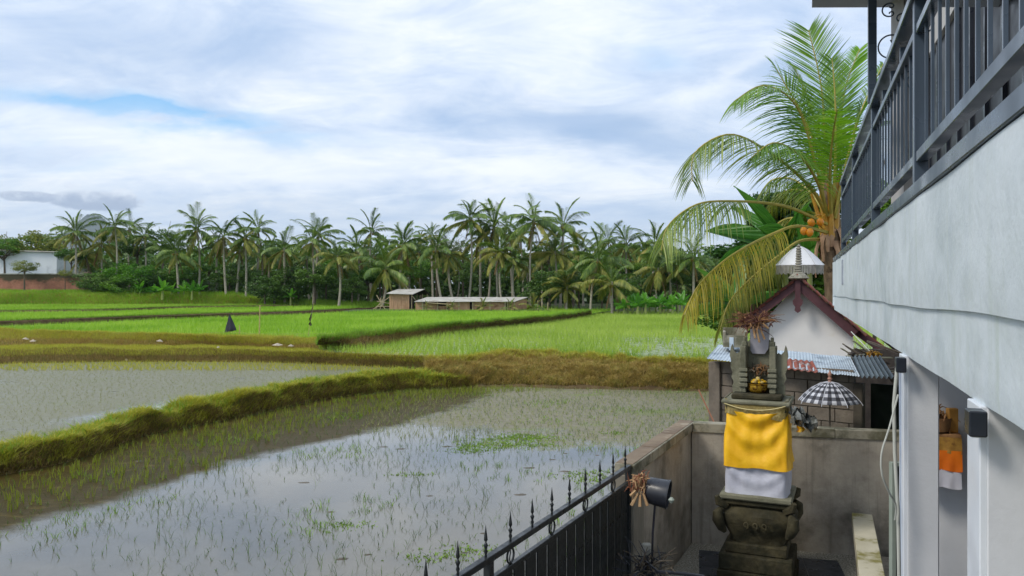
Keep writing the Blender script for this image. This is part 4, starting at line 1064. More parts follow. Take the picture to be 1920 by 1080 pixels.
# roof slab with eave
zr = EYE+2.30
p1 = Vector((2.46, 6.3, 0)); mb = MB()
eave = [(2.46, 6.3), (1.2, 2.94), (0.2, .3), (6, -2.0), (9, 6.25)]
eave = [(a, b) for a, b in eave]
vs = [(a, b, zr) for a, b in eave]+[(a, b, zr+.10) for a, b in eave]
mb.add([Vector(v_) for v_ in vs], [(4, 3, 2, 1, 0), (5, 6, 7, 8, 9)]+[(i, (i+1) % 5, 5+(i+1) % 5, 5+i) for i in range(5)])
o = mb.build('roof_eave', M_roofg, house)
inv = house.matrix_basis.inverted() if False else Matrix.Translation(HA).inverted()
o.matrix_parent_inverse = (Matrix.Translation(HM @ Vector((0, 0, 0))) @ Matrix.Rotation(RZ, 4, 'Z')).inverted()
mb = MB(); mb.box(3.06, 3.26, 6.0, 6.2, EYE+.3, zr+.02); o = mb.build('eave_column', M_beige, house); o.matrix_parent_inverse = (Matrix.Translation(HM @ Vector((0, 0, 0))) @ Matrix.Rotation(RZ, 4, 'Z')).inverted()

# ---- balcony railing
rail = hempty('balcony_railing', 0, 0, 'dark blue grey iron balcony railing with thin upright bars on the pale parapet', 'railing')
def rb_(name, mb, m=M_iron): return mb.build(name, m, rail)
rb_('handrail', MB().box(-.022, .088, -2, 9.02, EYE+1.378, EYE+1.425, bev=.005))
rb_('second_rail', MB().box(.0, .05, -2, 9.0, EYE+1.215, EYE+1.255, bev=.003))
rb_('lower_rail', MB().box(.0, .05, -2, 9.0, EYE+.60, EYE+.65, bev=.003))
rb_('bottom_rail', MB().box(-.012, .06, -2, 11.6, EYE+.434, EYE+.50, bev=.004))
posts = [-.42, 1.93, 4.28, 6.63, 8.96]
pm = MB().box(-.006, .056, -.03, .03, EYE+.50, EYE+1.379, bev=.003).mesh('post'); pm.materials.append(M_iron)
for s in posts:
    o = link('post', pm, None, rail); o.location = (0, s, 0)
bm_ = MB().box(.019, .032, -.0065, .0065, EYE+.64, EYE+1.22).mesh('baluster'); bm_.materials.append(M_iron)
for a, b in zip([-2.0]+posts, posts):
    if a == -2.0: s = b-.13
    k = int(round((b-a)/.185)) if a != -2.0 else 8
    for i in range(1, k):
        s = a+(b-a)*i/k
        o = link('baluster', bm_, None, rail); o.location = (rnd.uniform(-.001, .001), s, 0)
# small plates on the underside of the handrail
for s in (2.6, 3.1, 3.6):
    rb_('bracket', MB().box(.01, .04, s, s+.03, EYE+1.256, EYE+1.354))

# ---- tall corner post with scrolled iron panel
scr = hempty('scroll_screen', 4.28, EYE+1.42, 'tall dark post with a panel of curled wrought iron scrolls above the railing', 'iron screen')
MB().box(-.03, .03, -.03, .03, -.0, .90, bev=.003).build('post', M_iron, scr)
MB().box(.03, .5, -.012, .012, .80, .84).build('top_bar', M_iron, scr)
def scroll_pts(cx, cz, r, sgn, flip=1, turns=1.15, n=26, a0=0.0):
    pts = []
    for i in range(n):
        t = i/(n-1); a = a0+sgn*2*math.pi*turns*(t-.5)
        rr = r*(1 if abs(t-.5) < .28 else 1-.75*(abs(t-.5)-.28)/.22*.62)
        pts.append((cx+flip*rr*math.cos(a), 0, cz+rr*math.sin(a)))
    return pts
def cscroll(cx, cz, r, f):
    """C shape open to one side, both ends curled inwards"""
    pts = []; N = 30
    for i in range(N):
        t = i/(N-1); u_ = (t-.5)*2
        if abs(u_) < .62:
            a = math.pi-u_/.62*math.pi*.62; pts.append((cx+f*r*math.cos(a), 0, cz+r*math.sin(a)))
        else:
            sg = 1 if u_ > 0 else -1; q = (abs(u_)-.62)/.38
            ae = math.pi-sg*math.pi*.62; ex, ez = cx+r*math.cos(ae), cz+r*math.sin(ae)
            cr2 = r*.36; ccx, ccz = ex-cr2*math.cos(ae), ez-cr2*math.sin(ae)
            a = ae-sg*q*math.pi*1.35; rr = cr2*(1-.25*q)
            xx_ = ccx+rr*math.cos(a); pts.append((cx+f*(xx_-cx), 0, ccz+rr*math.sin(a)))
    return pts
for (cx, cz, r, f) in ((.13, .42, .088, 1), (.215, .58, .082, -1), (.12, .185, .07, 1), (.235, .27, .055, -1), (.12, .70, .05, 1), (.26, .42, .06, -1), (.30, .14, .06, 1), (.32, .72, .06, 1), (.36, .56, .06, -1)):
    MB().tube(cscroll(cx, cz, r, f), .006, 6).build('scroll', M_iron, scr, True)

# ---- small offering shelf on the wall behind the columns
sh = empty('offering_shelf', HM @ Vector((.30, 3.34, 2.47)), RZ, 'small wall shrine shelf with orange and white cloth hanging between the grey columns', 'shrine')
M_gold = mat('golden cloth band', srgb(176, 134, 60), srgb(150, 110, 50), .5, 30, c3=srgb(120, 80, 40), s3=20)
M_or = mat('orange cloth', srgb(232, 120, 18), srgb(214, 100, 14), .6, 6)
M_wc = mat('white cloth', srgb(206, 206, 214), srgb(192, 192, 204), .7, 5)
M_straw = mat('dry straw', srgb(120, 84, 52), srgb(160, 120, 80), .9, 14)
MB().box(-.13, .13, -.2, .03, 0, .03, bev=.003).build('shelf', M_straw, sh); sh.scale = (.85, .85, .9)
def skirt(parent, w, d, z0, z1, m, name, n=40, amp=.006, folds=9):
    """cloth hanging round three sides of a shelf"""
    mb = MB(); path = [(-w, .0), (-w, -d), (w, -d), (w, .0)]
    pp_ = []
    for i in range(n+1):
        t = i/n*3; k = min(2, int(t)); q = t-k
        pp_.append((path[k][0]+(path[k+1][0]-path[k][0])*q, path[k][1]+(path[k+1][1]-path[k][1])*q))
    vs = []
    for r_ in range(7):
        z_ = z1+(z0-z1)*r_/6
        for i, (a, b) in enumerate(pp_):
            e = amp*math.sin(i*folds/n*2*math.pi+r_*.2)*(r_/6)
            vs.append((a*(1+e*3), b-e, z_+.006*math.sin(i*.7)*(r_ == 6)))
    mb.add(vs, [(r_*(n+1)+i, r_*(n+1)+i+1, (r_+1)*(n+1)+i+1, (r_+1)*(n+1)+i) for r_ in range(6) for i in range(n)])
    return mb.build(name, m, parent, True)
skirt(sh, .132, .205, -.10, .01, M_gold, 'cloth_band'); skirt(sh, .134, .208, -.22, -.08, M_or, 'orange_cloth'); skirt(sh, .130, .203, -.34, -.205, M_wc, 'white_cloth')
def twigs(name, c, n, L, spread, m, parent=None, rad=.004, up=.3, mat2=None, seed=1):
    r = random.Random(seed); mb = MB()
    for i in range(n):
        p0 = Vector((r.gauss(0, spread), r.gauss(0, spread), r.gauss(0, spread*.6))); d = Vector((r.gauss(0, 1), r.gauss(0, 1), r.gauss(0, .6)+up)).normalized()*L*r.uniform(.4, 1)
        p1 = p0+d*.5+Vector((0, 0, .02)); p2 = p0+d+Vector((0, 0, -.03*r.random()))
        mb.tube([p0, p1, p2], [rad*r.uniform(.6, 1.4)]*2+[rad*.4], 4, r.randint(0, 1) if mat2 else 0)
    o = mb.build(name, [m, mat2] if mat2 else m, parent); return o
M_strawl = mat('pale dry leaf', srgb(190, 158, 118), srgb(160, 122, 84), .85, 12)
bsk = MB().lathe([(.06, 0), (.085, .01), (.095, .09), (.088, .09), (.08, .012), (.0, .012)], 14).build('basket', M_straw, None, True, HM @ Vector((.275, 3.24, 2.50)))
tag(bsk, 'woven basket of dry offerings on top of the orange and white draped shelf', 'basket')
o = twigs('dry_flowers', None, 60, .10, .035, M_straw, None, .005, .2, M_strawl, 5); o.location = HM @ Vector((.275, 3.24, 2.60)); tag(o, 'heap of dry leaves and stems in the basket on the wall shelf', 'dry leaves')
o = MB().box(-.03, .03, -.02, .02, 0, .15, bev=.004).build('incense_box', mat('ochre paper box', srgb(180, 130, 60), None, .7), None, False, HM @ Vector((.37, 3.24, 2.50))); tag(o, 'small ochre box beside the basket on the wall shelf', 'box')

# ---- cables and conduit down the far column
M_cable = mat('pale plastic conduit', srgb(176, 178, 170), srgb(196, 198, 190), .5, 4)
o = MB().tube([P(1682, 690, 4.15), P(1676, 760, 4.15), P(1678, 850, 4.13), P(1684, 960, 4.12), P(1686, 1100, 4.12), P(1686, 1300, 4.12)], .010, 8).build('conduit_pipe', M_cable, None, True); tag(o, 'thick pale conduit running down beside the far grey column', 'pipe')
o = MB().tube(resample([P(1684, 740, 4.1), P(1668, 800, 4.05), P(1653, 850, 4.02), P(1654, 890, 4.02), P(1668, 925, 4.05), P(1680, 948, 4.08), P(1678, 975, 4.1)], 24), .0048, 6).build('loose_cable', M_cable, None, True); tag(o, 'thin white cable hanging in a loop beside the conduit', 'cable')
o = MB().tube([P(1688, 700, 4.3), P(1690, 900, 4.3), P(1690, 1080, 4.3), P(1690, 1300, 4.3)], .008, 6).build('conduit_pipe', mat('grey conduit', srgb(150, 160, 176), None, .5), None, True); tag(o, 'thinner grey conduit tight against the edge of the far column', 'pipe')
fr_ = empty('window_frame', P(1676, 1080, 4.6), 0, 'pale green aluminium frame edge standing behind the conduit', 'frame')
M_alu = mat('pale green aluminium', srgb(140, 150, 138), srgb(156, 164, 152), .5, 4)
q0 = P(1673, 868, 4.6); 
child_mesh(MB().box(q0.x, q0.x+.022, 4.6, 4.64, .2, q0.z), 'stile', M_alu, fr_); child_mesh(MB().box(q0.x+.0225, q0.x+.075, 4.6, 4.64, q0.z-.02, q0.z), 'head', M_alu, fr_)
child_mesh(MB().box(q0.x+.0225, q0.x+.075, 4.62, 4.635, .2, q0.z-.021), 'pane', M_glassd, fr_)
# ================================================================== COURTYARD: WALLS, GATE, FLOOR, SHRINE
M_conc = mat('weathered cement render', srgb(160, 152, 140), srgb(184, 176, 162), .85, 2.2, c3=srgb(104, 99, 89), s3=1.2, t3=(.42, .72), bump=.35, bscale=16, spec=.25, streak=srgb(122, 118, 108))
M_cap = mat('cement coping', srgb(148, 142, 124), srgb(168, 162, 144), .8, 2.5, c3=srgb(100, 98, 78), s3=2.2, t3=(.46, .62), bump=.3, bscale=20)
M_capm = mat('stained coping top', srgb(112, 96, 80), srgb(140, 124, 104), .85, 2.0, c3=srgb(176, 168, 150), s3=1.4, t3=(.55, .66), bump=.3, bscale=18)
CA = Vector((2.40, 10.25, 0)); CB = Vector((1.25, 7.85, 0)); CD = Vector((5.0, 9.62, 0))
def frame2(a, b):
    """matrix: local x from a to b, local y to the left of it"""
    d = (b-a); d.z = 0; L = d.length; d.normalize(); n_ = Vector((-d.y, d.x, 0))
    return Matrix(((d.x, n_.x, 0, a.x), (d.y, n_.y, 0, a.y), (0, 0, 1, 0), (0, 0, 0, 1))), L
WZ = 1.6
# left wall, far corner to near pier: body is left of the inner face (towards the paddy)
Ml, Ll = frame2(CB, CA)
lw = empty('side_wall', CB, 0, 'grey cement boundary wall between the flooded paddy and the shrine yard', 'wall')
child_mesh(MB().box(.0, Ll+.14, .012, .17, -.6, WZ-.11, Ml), 'wall_face', M_conc, lw)
for i in range(3):
    a = Ll*i/3+(.004 if i else -.03); b = Ll*(i+1)/3-.002+(.16 if i == 2 else 0)
    o = child_mesh(MB().box(a, b, -.012 if True else 0, .20, WZ-.11, WZ-.002, Ml, bev=.006), 'coping_stone', M_cap, lw)
    child_mesh(MB().box(a+.012, b-.012, .01, .19, WZ-.002, WZ+.004, Ml), 'coping_top', M_capm, lw)
# pier at the gate end
child_mesh(MB().box(-.05, .33, -.012, .24, -.6, WZ-.113, Ml, bev=.008), 'pier', mat('pier cement', srgb(122, 116, 104), srgb(140, 133, 120), .85, 1.8, c3=srgb(96, 92, 80), s3=1.5, t3=(.45, .7), bump=.25, bscale=18, streak=srgb(150, 146, 132)), lw)
# back wall
Mb, Lb = frame2(CA, CD)
bw2 = empty('back_wall', CA, 0, 'stained grey cement wall behind the stone shrine', 'wall')
child_mesh(MB().box(.0, Lb, .0, .14, -.6, WZ-.12, Mb), 'wall_face', M_conc, bw2)
for i in range(3):
    a = Lb*i/3+(.003 if i else .015); b = Lb*(i+1)/3-.003
    child_mesh(MB().box(a, b, -.022, .17, WZ-.12, WZ-.004*i, Mb, bev=.006), 'coping_stone', M_cap, bw2)
# courtyard floor
fl = [Vector((1.25, 7.85)), Vector((2.40, 10.25)), Vector((5.4, 9.55)), Vector((4.4, 3)), Vector((2.5, -3)), Vector((-4, -3)), Vector((-1.2, 3.1))]
M_floor = mat('dark pebble wash floor', srgb(58, 62, 66), srgb(74, 78, 82), .5, 30, c3=srgb(44, 48, 50), s3=2, bump=.3, bscale=90)
M_peb = mat('pale pebble border', srgb(150, 146, 132), srgb(96, 94, 84), .8, 60, c3=srgb(176, 170, 156), s3=45, t3=(.5, .55), bump=.6, bscale=120)
sheet('courtyard_floor', [(p.x, p.y) for p in fl], 0.0, M_peb)
Mtile, _ = frame2(Vector((2.0, 8.2, 0)), Vector((4.4, 7.62, 0)))
fy = empty('floor_tiles', (2.5, 8, 0), 0, 'dark slate floor tiles of the shrine yard framed by pale pebble strips', 'tiles')
M_slate = mat('dark slate tile', srgb(46, 50, 56), srgb(60, 64, 70), .35, 3, c3=srgb(76, 80, 84), s3=2.0, t3=(.55, .75), spec=.5)
for j in range(-9, 4):
    for i in range(-6, 6):
        c_ = Mtile @ Vector((i*.42+.2, j*.60+.3, 0))
        q = Ml.inverted() @ c_; r_ = Mb.inverted() @ c_
        if q.y > -.36 and c_.y > 3: continue
        if r_.y > -.42: continue
        if (Mtile.inverted() @ c_).x > 1.5: continue
        if i in (-1,) and False: continue
        child_mesh(MB().box(i*.42, i*.42+.412, j*.6, j*.6+.592, .002, .010, Mtile), 'tile', M_slate, fy)
# raised slab in front of the shrine
sl = empty('shrine_step', (2.8, 8.2, 0), 0, 'low pale edged step at the foot of the stone shrine', 'step')
ang = R(-24)
SC = Vector((2.905, 9.05, 0)); Ms = Matrix.Translation(SC) @ Matrix.Rotation(ang, 4, 'Z')
child_mesh(MB().box(-.52, .50, -1.25, -.50, .011, .10, Ms, bev=.012), 'slab', M_peb, sl)
child_mesh(MB().box(-.36, .34, -1.15, -.56, .10, .106, Ms), 'inlay', M_slate, sl)
# pale low curb wall
cu0 = Vector((4.30, 9.72, 0)); cu1 = Vector((2.95, 6.4, 0)); Mc, Lc = frame2(cu0, cu1)
M_curb = mat('mossy pale cement beam', srgb(186, 180, 156), srgb(206, 200, 178), .8, 2.0, c3=srgb(134, 128, 74), s3=2.4, t3=(.50, .64), bump=.3, bscale=24)
cw = MB().box(0, Lc, -.0, .235, .40, .56, Mc, bev=.008).build('cement_beam', M_curb); tag(cw, 'pale mossy cement beam running forward from the back wall', 'beam')
cwb = MB().box(0, Lc, .03, .215, 0, .40, Mc).build('beam_base', M_conc); tag(cwb, 'dark cement base carrying the pale mossy beam', 'base wall')
# rendered raised bed right of the beam
o = MB().box(0, Lc, .25, 1.2, 0, .05, Mc).build('cement_apron', M_conc); tag(o, 'stained cement ground strip right of the pale beam', 'paving')

# ---- gate
M_gate = mat('black gate paint', (.014, .017, .018), (.022, .026, .028), .38, 6, c3=(.05, .055, .055), s3=7, t3=(.6, .8), spec=.45)
GA = Vector((1.195, 7.83, 0)); GB = Vector((-1.9, 1.75, 0)); Mg, Lg = frame2(GA, GB)
gt = empty('gate', GA, 0, 'long black sliding metal gate with spear points along its top', 'gate')
child_mesh(MB().box(0, Lg, -.025, .025, WZ-.045, WZ, Mg, bev=.004), 'top_rail', M_gate, gt)
child_mesh(MB().box(0, Lg, -.02, .02, 1.40, 1.44, Mg, bev=.004), 'middle_rail', M_gate, gt)
child_mesh(MB().box(0, Lg, -.02, .02, .12, .16, Mg, bev=.004), 'bottom_rail', M_gate, gt)
kk = Lg/6.08
for s in (.03, 2.98, 5.9):
    child_mesh(MB().box(s-.03, s+.03, -.024, .024, .05, WZ-.046, Mg), 'upright', M_gate, gt)
sp = MB().lathe([(.007, 0), (.010, .008), (.007, .02), (.0135, .04), (.008, .058), (.012, .075), (.0165, .085), (.009, .10), (.005, .108), (.013, .125), (.011, .15), (.0045, .20), (.0008, .235)], 8).mesh('spear_point', True); sp.materials.append(M_gate)
ringm = MB().tube([(.052*math.cos(a), 0, .052*math.sin(a)) for a in np.linspace(0, 2*math.pi, 25)], .008, 6, caps=False)
ringm.tube([(.0, 0, -.052), (.018, 0, -.02), (0, 0, .02), (.006, 0, .05)], .005, 5); ringm.box(-.006, .006, -.006, .006, .05, .075); ringm.box(-.006, .006, -.006, .006, -.075, -.05)
ringm = ringm.mesh('ring', True); ringm.materials.append(M_gate)
rzg = math.atan2((GB-GA).y, (GB-GA).x)
for i in range(16):
    s = .125+.362*i
    if s > Lg-.1: break
    o = link('spear_point', sp, None, gt); o.location = (Mg @ Vector((s, 0, WZ)))-GA; o.scale = (1, 1, .92)
    if i % 2 == 1:
        o = link('ring', ringm, None, gt); o.location = (Mg @ Vector((s, 0, 1.4975)))-GA; o.rotation_euler = (0, 0, rzg)
slm = MB().box(0, .086, -.006, .006, .16, 1.40).mesh('slat'); slm.materials.append(M_gate)
s = .065; i = 0
while s < Lg-.1:
    o = link('slat', slm, None, gt); o.location = (Mg @ Vector((s, .004*((i % 2)*2-1), 0)))-GA; o.rotation_euler = (0, 0, rzg); s += .0985; i += 1

# ---- black cylinder on a stalk with dry leaves tied beside it
bl = empty('black_bucket', P(1225, 1080, 7.35), 0, 'black plastic cylinder lying sideways on a thin stalk before the wall pier', 'bucket')
M_bkt = mat('black plastic', (.02, .022, .03), (.03, .032, .04), .38, 8, spec=.5)
c0 = P(1213, 918, 7.35); c1 = P(1252, 927, 7.28); d = (c1-c0).normalized()
Mr = Matrix.Translation(c0) @ d.to_track_quat('Z', 'Y').to_matrix().to_4x4()
LL = (c1-c0).length
child_mesh(MB().lathe([(.0, 0), (.115, .0), (.122, .01), (.135, LL), (.142, LL), (.142, LL+.012), (.128, LL+.012), (.12, .03), (0, .03)], 24, Mr), 'bucket_body', M_bkt, bl, True)
child_mesh(MB().tube([P(1228, 948, 7.3), P(1224, 1000, 7.3), P(1222, 1075, 7.32), P(1219, 1180, 7.3)], .011, 7), 'stalk', M_blk, bl, True)
child_mesh(MB().lathe([(0, 0), (.012, .0), (.03, .03), (.012, .05), (0, .05)], 8, Matrix.Translation(P(1259, 943, 7.06))), 'knob', M_alu, bl)
o = twigs('dry_leaf_bundle', None, 90, .16, .05, mat('reddish dry leaf', srgb(120, 72, 52), srgb(150, 100, 74), .9, 20), None, .007, .1, M_strawl, 9)
o.location = P(1202, 910, 7.3); o.scale = (.9, .8, 1.1); tag(o, 'bundle of reddish dry leaves tied beside the black cylinder at the gate pier', 'dry leaves')
mb = MB()
for a, b in (((1196, 925), (1184, 948)), ((1200, 928), (1200, 950)), ((1206, 925), (1214, 948)), ((1192, 920), (1182, 930))):
    mb.tube([P(a[0], a[1], 7.22), P(b[0], b[1], 7.2)], [.012, .017], 5)
tag(mb.build('straw_bunch', M_strawl), 'pale split dry stems hanging below the reddish leaf bundle', 'straw')
so = MB().bevbox(-.045, .045, -.03, .03, -.09, .09, .012).build('outlet_box', mat('dirty white plastic', srgb(180, 178, 168), srgb(150, 148, 138), .5, 12), None, False, P(1212, 1036, 7.5)); tag(so, 'dirty white socket box low on the wall pier behind the stalk', 'socket box')
o = twigs('dead_plant', None, 110, .30, .09, M_barkd, None, .006, .5, M_bkt, 21); o.location = P(1216, 1072, 7.25); tag(o, 'tangle of dark wilted stems at the foot of the thin stalk', 'plant')
o = MB().tube([P(1228, 1072, 7.1), P(1255, 1073, 7.05), P(1285, 1076, 7.0), P(1316, 1080, 6.9), P(1360, 1100, 6.8)], .016, 7).build('dark_pipe', M_bkt, None, True); tag(o, 'dark pipe lying low from the wilted stems towards the floor tiles', 'pipe')

# ---- stone shrine
M_st = mat('mossy dark stone', srgb(56, 52, 36), srgb(80, 74, 52), .9, 6, c3=srgb(44, 44, 30), s3=3.5, t3=(.45, .65), bump=.6, bscale=30)
M_st2 = mat('grey green carved stone', srgb(116, 115, 96), srgb(136, 134, 114), .9, 5, c3=srgb(84, 84, 66), s3=3, t3=(.5, .7), bump=.5, bscale=34)
sr = empty('stone_shrine', SC, ang, 'tall carved stone shrine wrapped in yellow and white cloth in the yard corner', 'shrine')
sr.scale = (.90, .90, 1)
def sb(name, w, d, z0, z1, m=M_st, bev=.015, y=0): return MB().box(-w, w, y-d, y+d, z0, z1, bev=bev).build(name, m, sr)
sb('plinth', .47, .42, .0, .15); sb('plinth_step', .45, .40, .152, .34); sb('plinth_step', .38, .34, .342, .46)
# bulging carved body
mb = MB(); prof = [(.34, .46), (.35, .52), (.40, .60), (.46, .72), (.465, .80), (.40, .86), (.33, .90)]
N = 40; vs_ = []
for r_, z_ in prof:
    for i in range(N):
        a = 2*math.pi*i/N; ca, sa = math.cos(a), math.sin(a); k = (abs(ca)**5+abs(sa)**5)**(-1/5)
        bump_ = .018*math.sin(a*8)*(1 if .5 < z_ < .85 else 0)
        vs_.append(((r_+bump_)*k*ca*1.0, (r_+bump_)*k*sa*.88, z_))
mb.add(vs_, [(j*N+i, j*N+(i+1) % N, (j+1)*N+(i+1) % N, (j+1)*N+i) for j in range(len(prof)-1) for i in range(N)]+[tuple((len(prof)-1)*N+i for i in range(N))])
mb.build('carved_body', M_st, sr, True)
for sx in (-1, 1):
    for sy in (-1, 1):
        mb = MB(); mb.tube([(sx*.38, sy*.33, .58), (sx*.42, sy*.37, .64), (sx*.455, sy*.40, .72), (sx*.455, sy*.40, .80), (sx*.42, sy*.37, .85)], [.03, .06, .075, .07, .03], 8)
        mb.tube([(sx*.36, sy*.32, .88), (sx*.45, sy*.40, .93), (sx*.47, sy*.42, 1.0)], [.05, .05, .03], 6)
        mb.build('corner_scroll', M_st, sr, True)
for sx in (-.11, 0.0, .11):
    mb = MB(); mb.tube([(sx+.032*math.cos(a)*(1-.06*k), -.425, .70+.04*math.sin(a)*(1-.06*k)) for k, a in enumerate(np.linspace(-1, 5.2, 12))], .013, 5); mb.build('carved_curl', M_st, sr, True)
sb('cornice', .40, .36, .90, .965); sb('cornice', .44, .40, .967, 1.03, M_st2); sb('shaft', .33, .29, 1.03, 1.98)
sb('seat_slab', .37, .33, 1.98, 2.06); sb('seat_slab', .42, .37, 2.062, 2.11, M_st2); sb('seat_step', .31, .28, 2.112, 2.17)
# throne: back panel, side posts with mouldings, wings
MB().prism([(-.19, 2.17), (.19, 2.17), (.19, 2.70), (.15, 2.76), (.10, 2.80), (.10, 2.86), (-.10, 2.86), (-.10, 2.80), (-.15, 2.76), (-.19, 2.70)], .12, .19).build('throne_back', M_st2, sr)
for sx in (-1, 1):
    mb = MB(); x0, x1 = sorted((sx*.145, sx*.225)); mb.bevbox(x0, x1, -.10, .115, 2.17, 2.72, .01)
    for q in (2.24, 2.30, 2.36, 2.42): mb.bevbox(min(sx*.125, sx*.235), max(sx*.125, sx*.235), -.125, -.085, q, q+.04, .006)
    mb.bevbox(min(sx*.14, sx*.205), max(sx*.14, sx*.205), -.06, .06, 2.72, 2.77, .008); mb.bevbox(min(sx*.155, sx*.19), max(sx*.155, sx*.19), -.04, .04, 2.77, 2.82, .006)
    mb.build('throne_post', M_st2, sr)
    w_ = [(.228, 2.14), (.36, 2.14), (.375, 2.24), (.345, 2.28), (.39, 2.34), (.37, 2.40), (.405, 2.46), (.395, 2.54), (.42, 2.60), (.40, 2.69), (.375, 2.73), (.35, 2.66), (.30, 2.62), (.25, 2.64), (.228, 2.62)]
    poly = [(sx*(.228+(a-.228)*.72), b) for a, b in w_]
    if sx < 0: poly = poly[::-1]
    MB().prism(poly, -.01, .05).build('wing', M_st2, sr)
o = MB().prism([(-.11, 2.66), (-.085, 2.62), (.07, 2.62), (.115, 2.68), (.13, 2.94), (.09, 3.0), (-.09, 3.0), (-.115, 2.94)], .075, .11).build('painted_slab', mat('whitewashed stone slab', srgb(168, 166, 176), srgb(188, 186, 194), .8, 6, c3=srgb(128, 122, 122), s3=6, t3=(.55, .7)), sr)
# offerings
def Sw(x, y, z): return Ms @ Vector((x, y, z))
M_brass = mat('gilded offering bowl', srgb(200, 160, 50), srgb(120, 84, 30), .35, 26, metal=.6, c3=srgb(70, 40, 20), s3=14, t3=(.5, .6))
of = MB().lathe([(.06, 0), (.10, .015), (.115, .05), (.11, .09), (.122, .10), (.10, .105), (.0, .10)], 18).build('offering_bowl', M_brass, None, True, Sw(0, -.03, 2.172)); tag(of, 'gold and brown offering bowl on the shrine seat', 'bowl')
mb = MB(); r_ = random.Random(3)
for i in range(34):
    a = r_.uniform(0, 6.28); rr_ = r_.uniform(0, .085); c_ = Vector((rr_*math.cos(a), rr_*math.sin(a), .02+r_.uniform(0, .06)*(1-rr_*8)))
    mb.lathe([(0, -.018), (.018, -.008), (.02, .006), (0, .016)], 6, Matrix.Translation(c_), mi=r_.randint(0, 1))
o = mb.build('flower_offering', [mat('yellow petals', srgb(226, 190, 40), srgb(200, 150, 30), .6, 20), mat('cream petals', srgb(214, 196, 130), srgb(190, 160, 90), .6, 20)], None, True, Sw(.0, -.03, 2.275)); tag(o, 'heap of yellow flowers in the gold bowl on the shrine', 'flowers'); o['kind'] = 'stuff' ; del o['label']; del o['category']
o = twigs('dark_offerings', None, 90, .10, .05, M_barkd, None, .006, .3, M_straw, 13); o.location = Sw(0, .03, 2.42); tag(o, 'dark dry leaves piled behind the yellow flowers on the shrine', 'dry leaves')
o = twigs('dry_twig_bundle', None, 150, .26, .07, M_straw, None, .0065, .35, mat('reddish twig', srgb(110, 70, 60), srgb(84, 52, 44), .9, 12), 17); o.location = P(1414, 604, 9.0); o.scale = (1.1, .8, .8); tag(o, 'big bundle of dry twigs and leaves tied on the whitewashed slab top', 'twigs')
mb = MB()
for a, b in (((1418, 615), (1424, 642)), ((1424, 612), (1434, 636)), ((1412, 612), (1416, 634)), ((1430, 606), (1441, 616))): mb.tube([P(*a, 8.9), P(*b, 8.88)], [.01, .013], 5)
tag(mb.build('straw_bunch', M_strawl), 'pale dry stems hanging down the front of the whitewashed slab', 'straw')
# ---- cloth
M_yel = mat('yellow satin cloth', srgb(250, 196, 36), srgb(244, 184, 26), .5, 5, c3=srgb(222, 156, 40), s3=4.0, t3=(.58, .85), spec=.4, bump=.5, bscale=9)
M_wcl = mat('white cotton cloth', srgb(206, 208, 220), srgb(190, 192, 206), .75, 5, bump=.5, bscale=8)
M_band = mat('worn gilt cloth top', srgb(150, 132, 74), srgb(120, 104, 56), .55, 24, c3=srgb(184, 166, 110), s3=10)
cl = empty('shrine_cloth', Sw(0, 0, 1.0), ang, 'bright yellow cloth with white lower part wrapped round the stone shrine', 'cloth'); cl.scale = (.92, .92, 1)
def wrap(name, z0, z1, w, d, m, nz_, fold, seed, grow=0.0, sag=0.0, n=120):
    mb = MB(); vs_ = []
    per = []; 
    for i in range(n):
        t = i/n*4; k = int(t); q = t-k
        cn = [(-1, -1), (1, -1), (1, 1), (-1, 1)]; a, b = cn[k], cn[(k+1) % 4]
        per.append((a[0]+(b[0]-a[0])*q, a[1]+(b[1]-a[1])*q, k, q))
    for j in range(nz_+1):
        u_ = j/nz_; z_ = z1+(z0-z1)*u_
        for i, (a, b, k, q) in enumerate(per):
            cr_ = (abs(a)**10+abs(b)**10)**(-1/10)
            e = fold*(mnoise.noise(Vector((i*.09, u_*1.2+seed, seed)))+.6*mnoise.noise(Vector((i*.25, u_*2+seed, seed*2))))
            # swags slung from corner to corner on the front
            sw = 0
            if k == 0:
                s_ = abs(q-.5)*2; cat_ = u_*1.7-(1-s_*s_)*.75; sw = fold*.9*math.sin(cat_*9)*(1-s_**4)*max(0, 1-u_*.8)
            x_ = a*cr_*(w+grow*u_+e+sw*.3); y_ = b*cr_*(d+grow*u_+e)-sw
            zz_ = z_-(sag*(1-(2*q-1)**2) if (k == 0 and j == 0) else 0)-(.6*sag*(1-(2*q-1)**2)*(1-u_) if k == 0 and j else 0)+(.008*math.sin(i*.35+seed) if j == nz_ else 0)-(.05*q*(z1-z0 < .5) if k == 0 and j == nz_ else 0)
            vs_.append((x_, y_, zz_-1.0))
    mb.add(vs_, [(j*n+i, (j+1)*n+i, (j+1)*n+(i+1) % n, j*n+(i+1) % n) for j in range(nz_) for i in range(n)])
    return mb.build(name, m, cl, True)
wrap('white_panel', .95, 1.42, .368, .328, M_wcl, 14, .022, 5.0, .01)
wrap('yellow_panel', 1.34, 2.0, .372, .332, M_yel, 34, .034, 2.0, .035, .03)
wrap('gilt_band', 1.95, 2.12, .380, .342, M_band, 8, .008, 8.0, .0, .05)
o = MB().tube(resample([Sw(-.385, -.35, 2.07), Sw(-.2, -.37, 2.025), Sw(0, -.375, 2.01), Sw(.2, -.37, 2.03), Sw(.385, -.35, 2.08)], 20), .006, 5).build('hem_cord', mat('gold hem', srgb(210, 196, 140), None, .5), cl, True)
o.matrix_parent_inverse = (Matrix.Translation(cl.location) @ Matrix.Rotation(ang, 4, 'Z') @ Matrix.Diagonal((1, 1, 1, 1))).inverted()
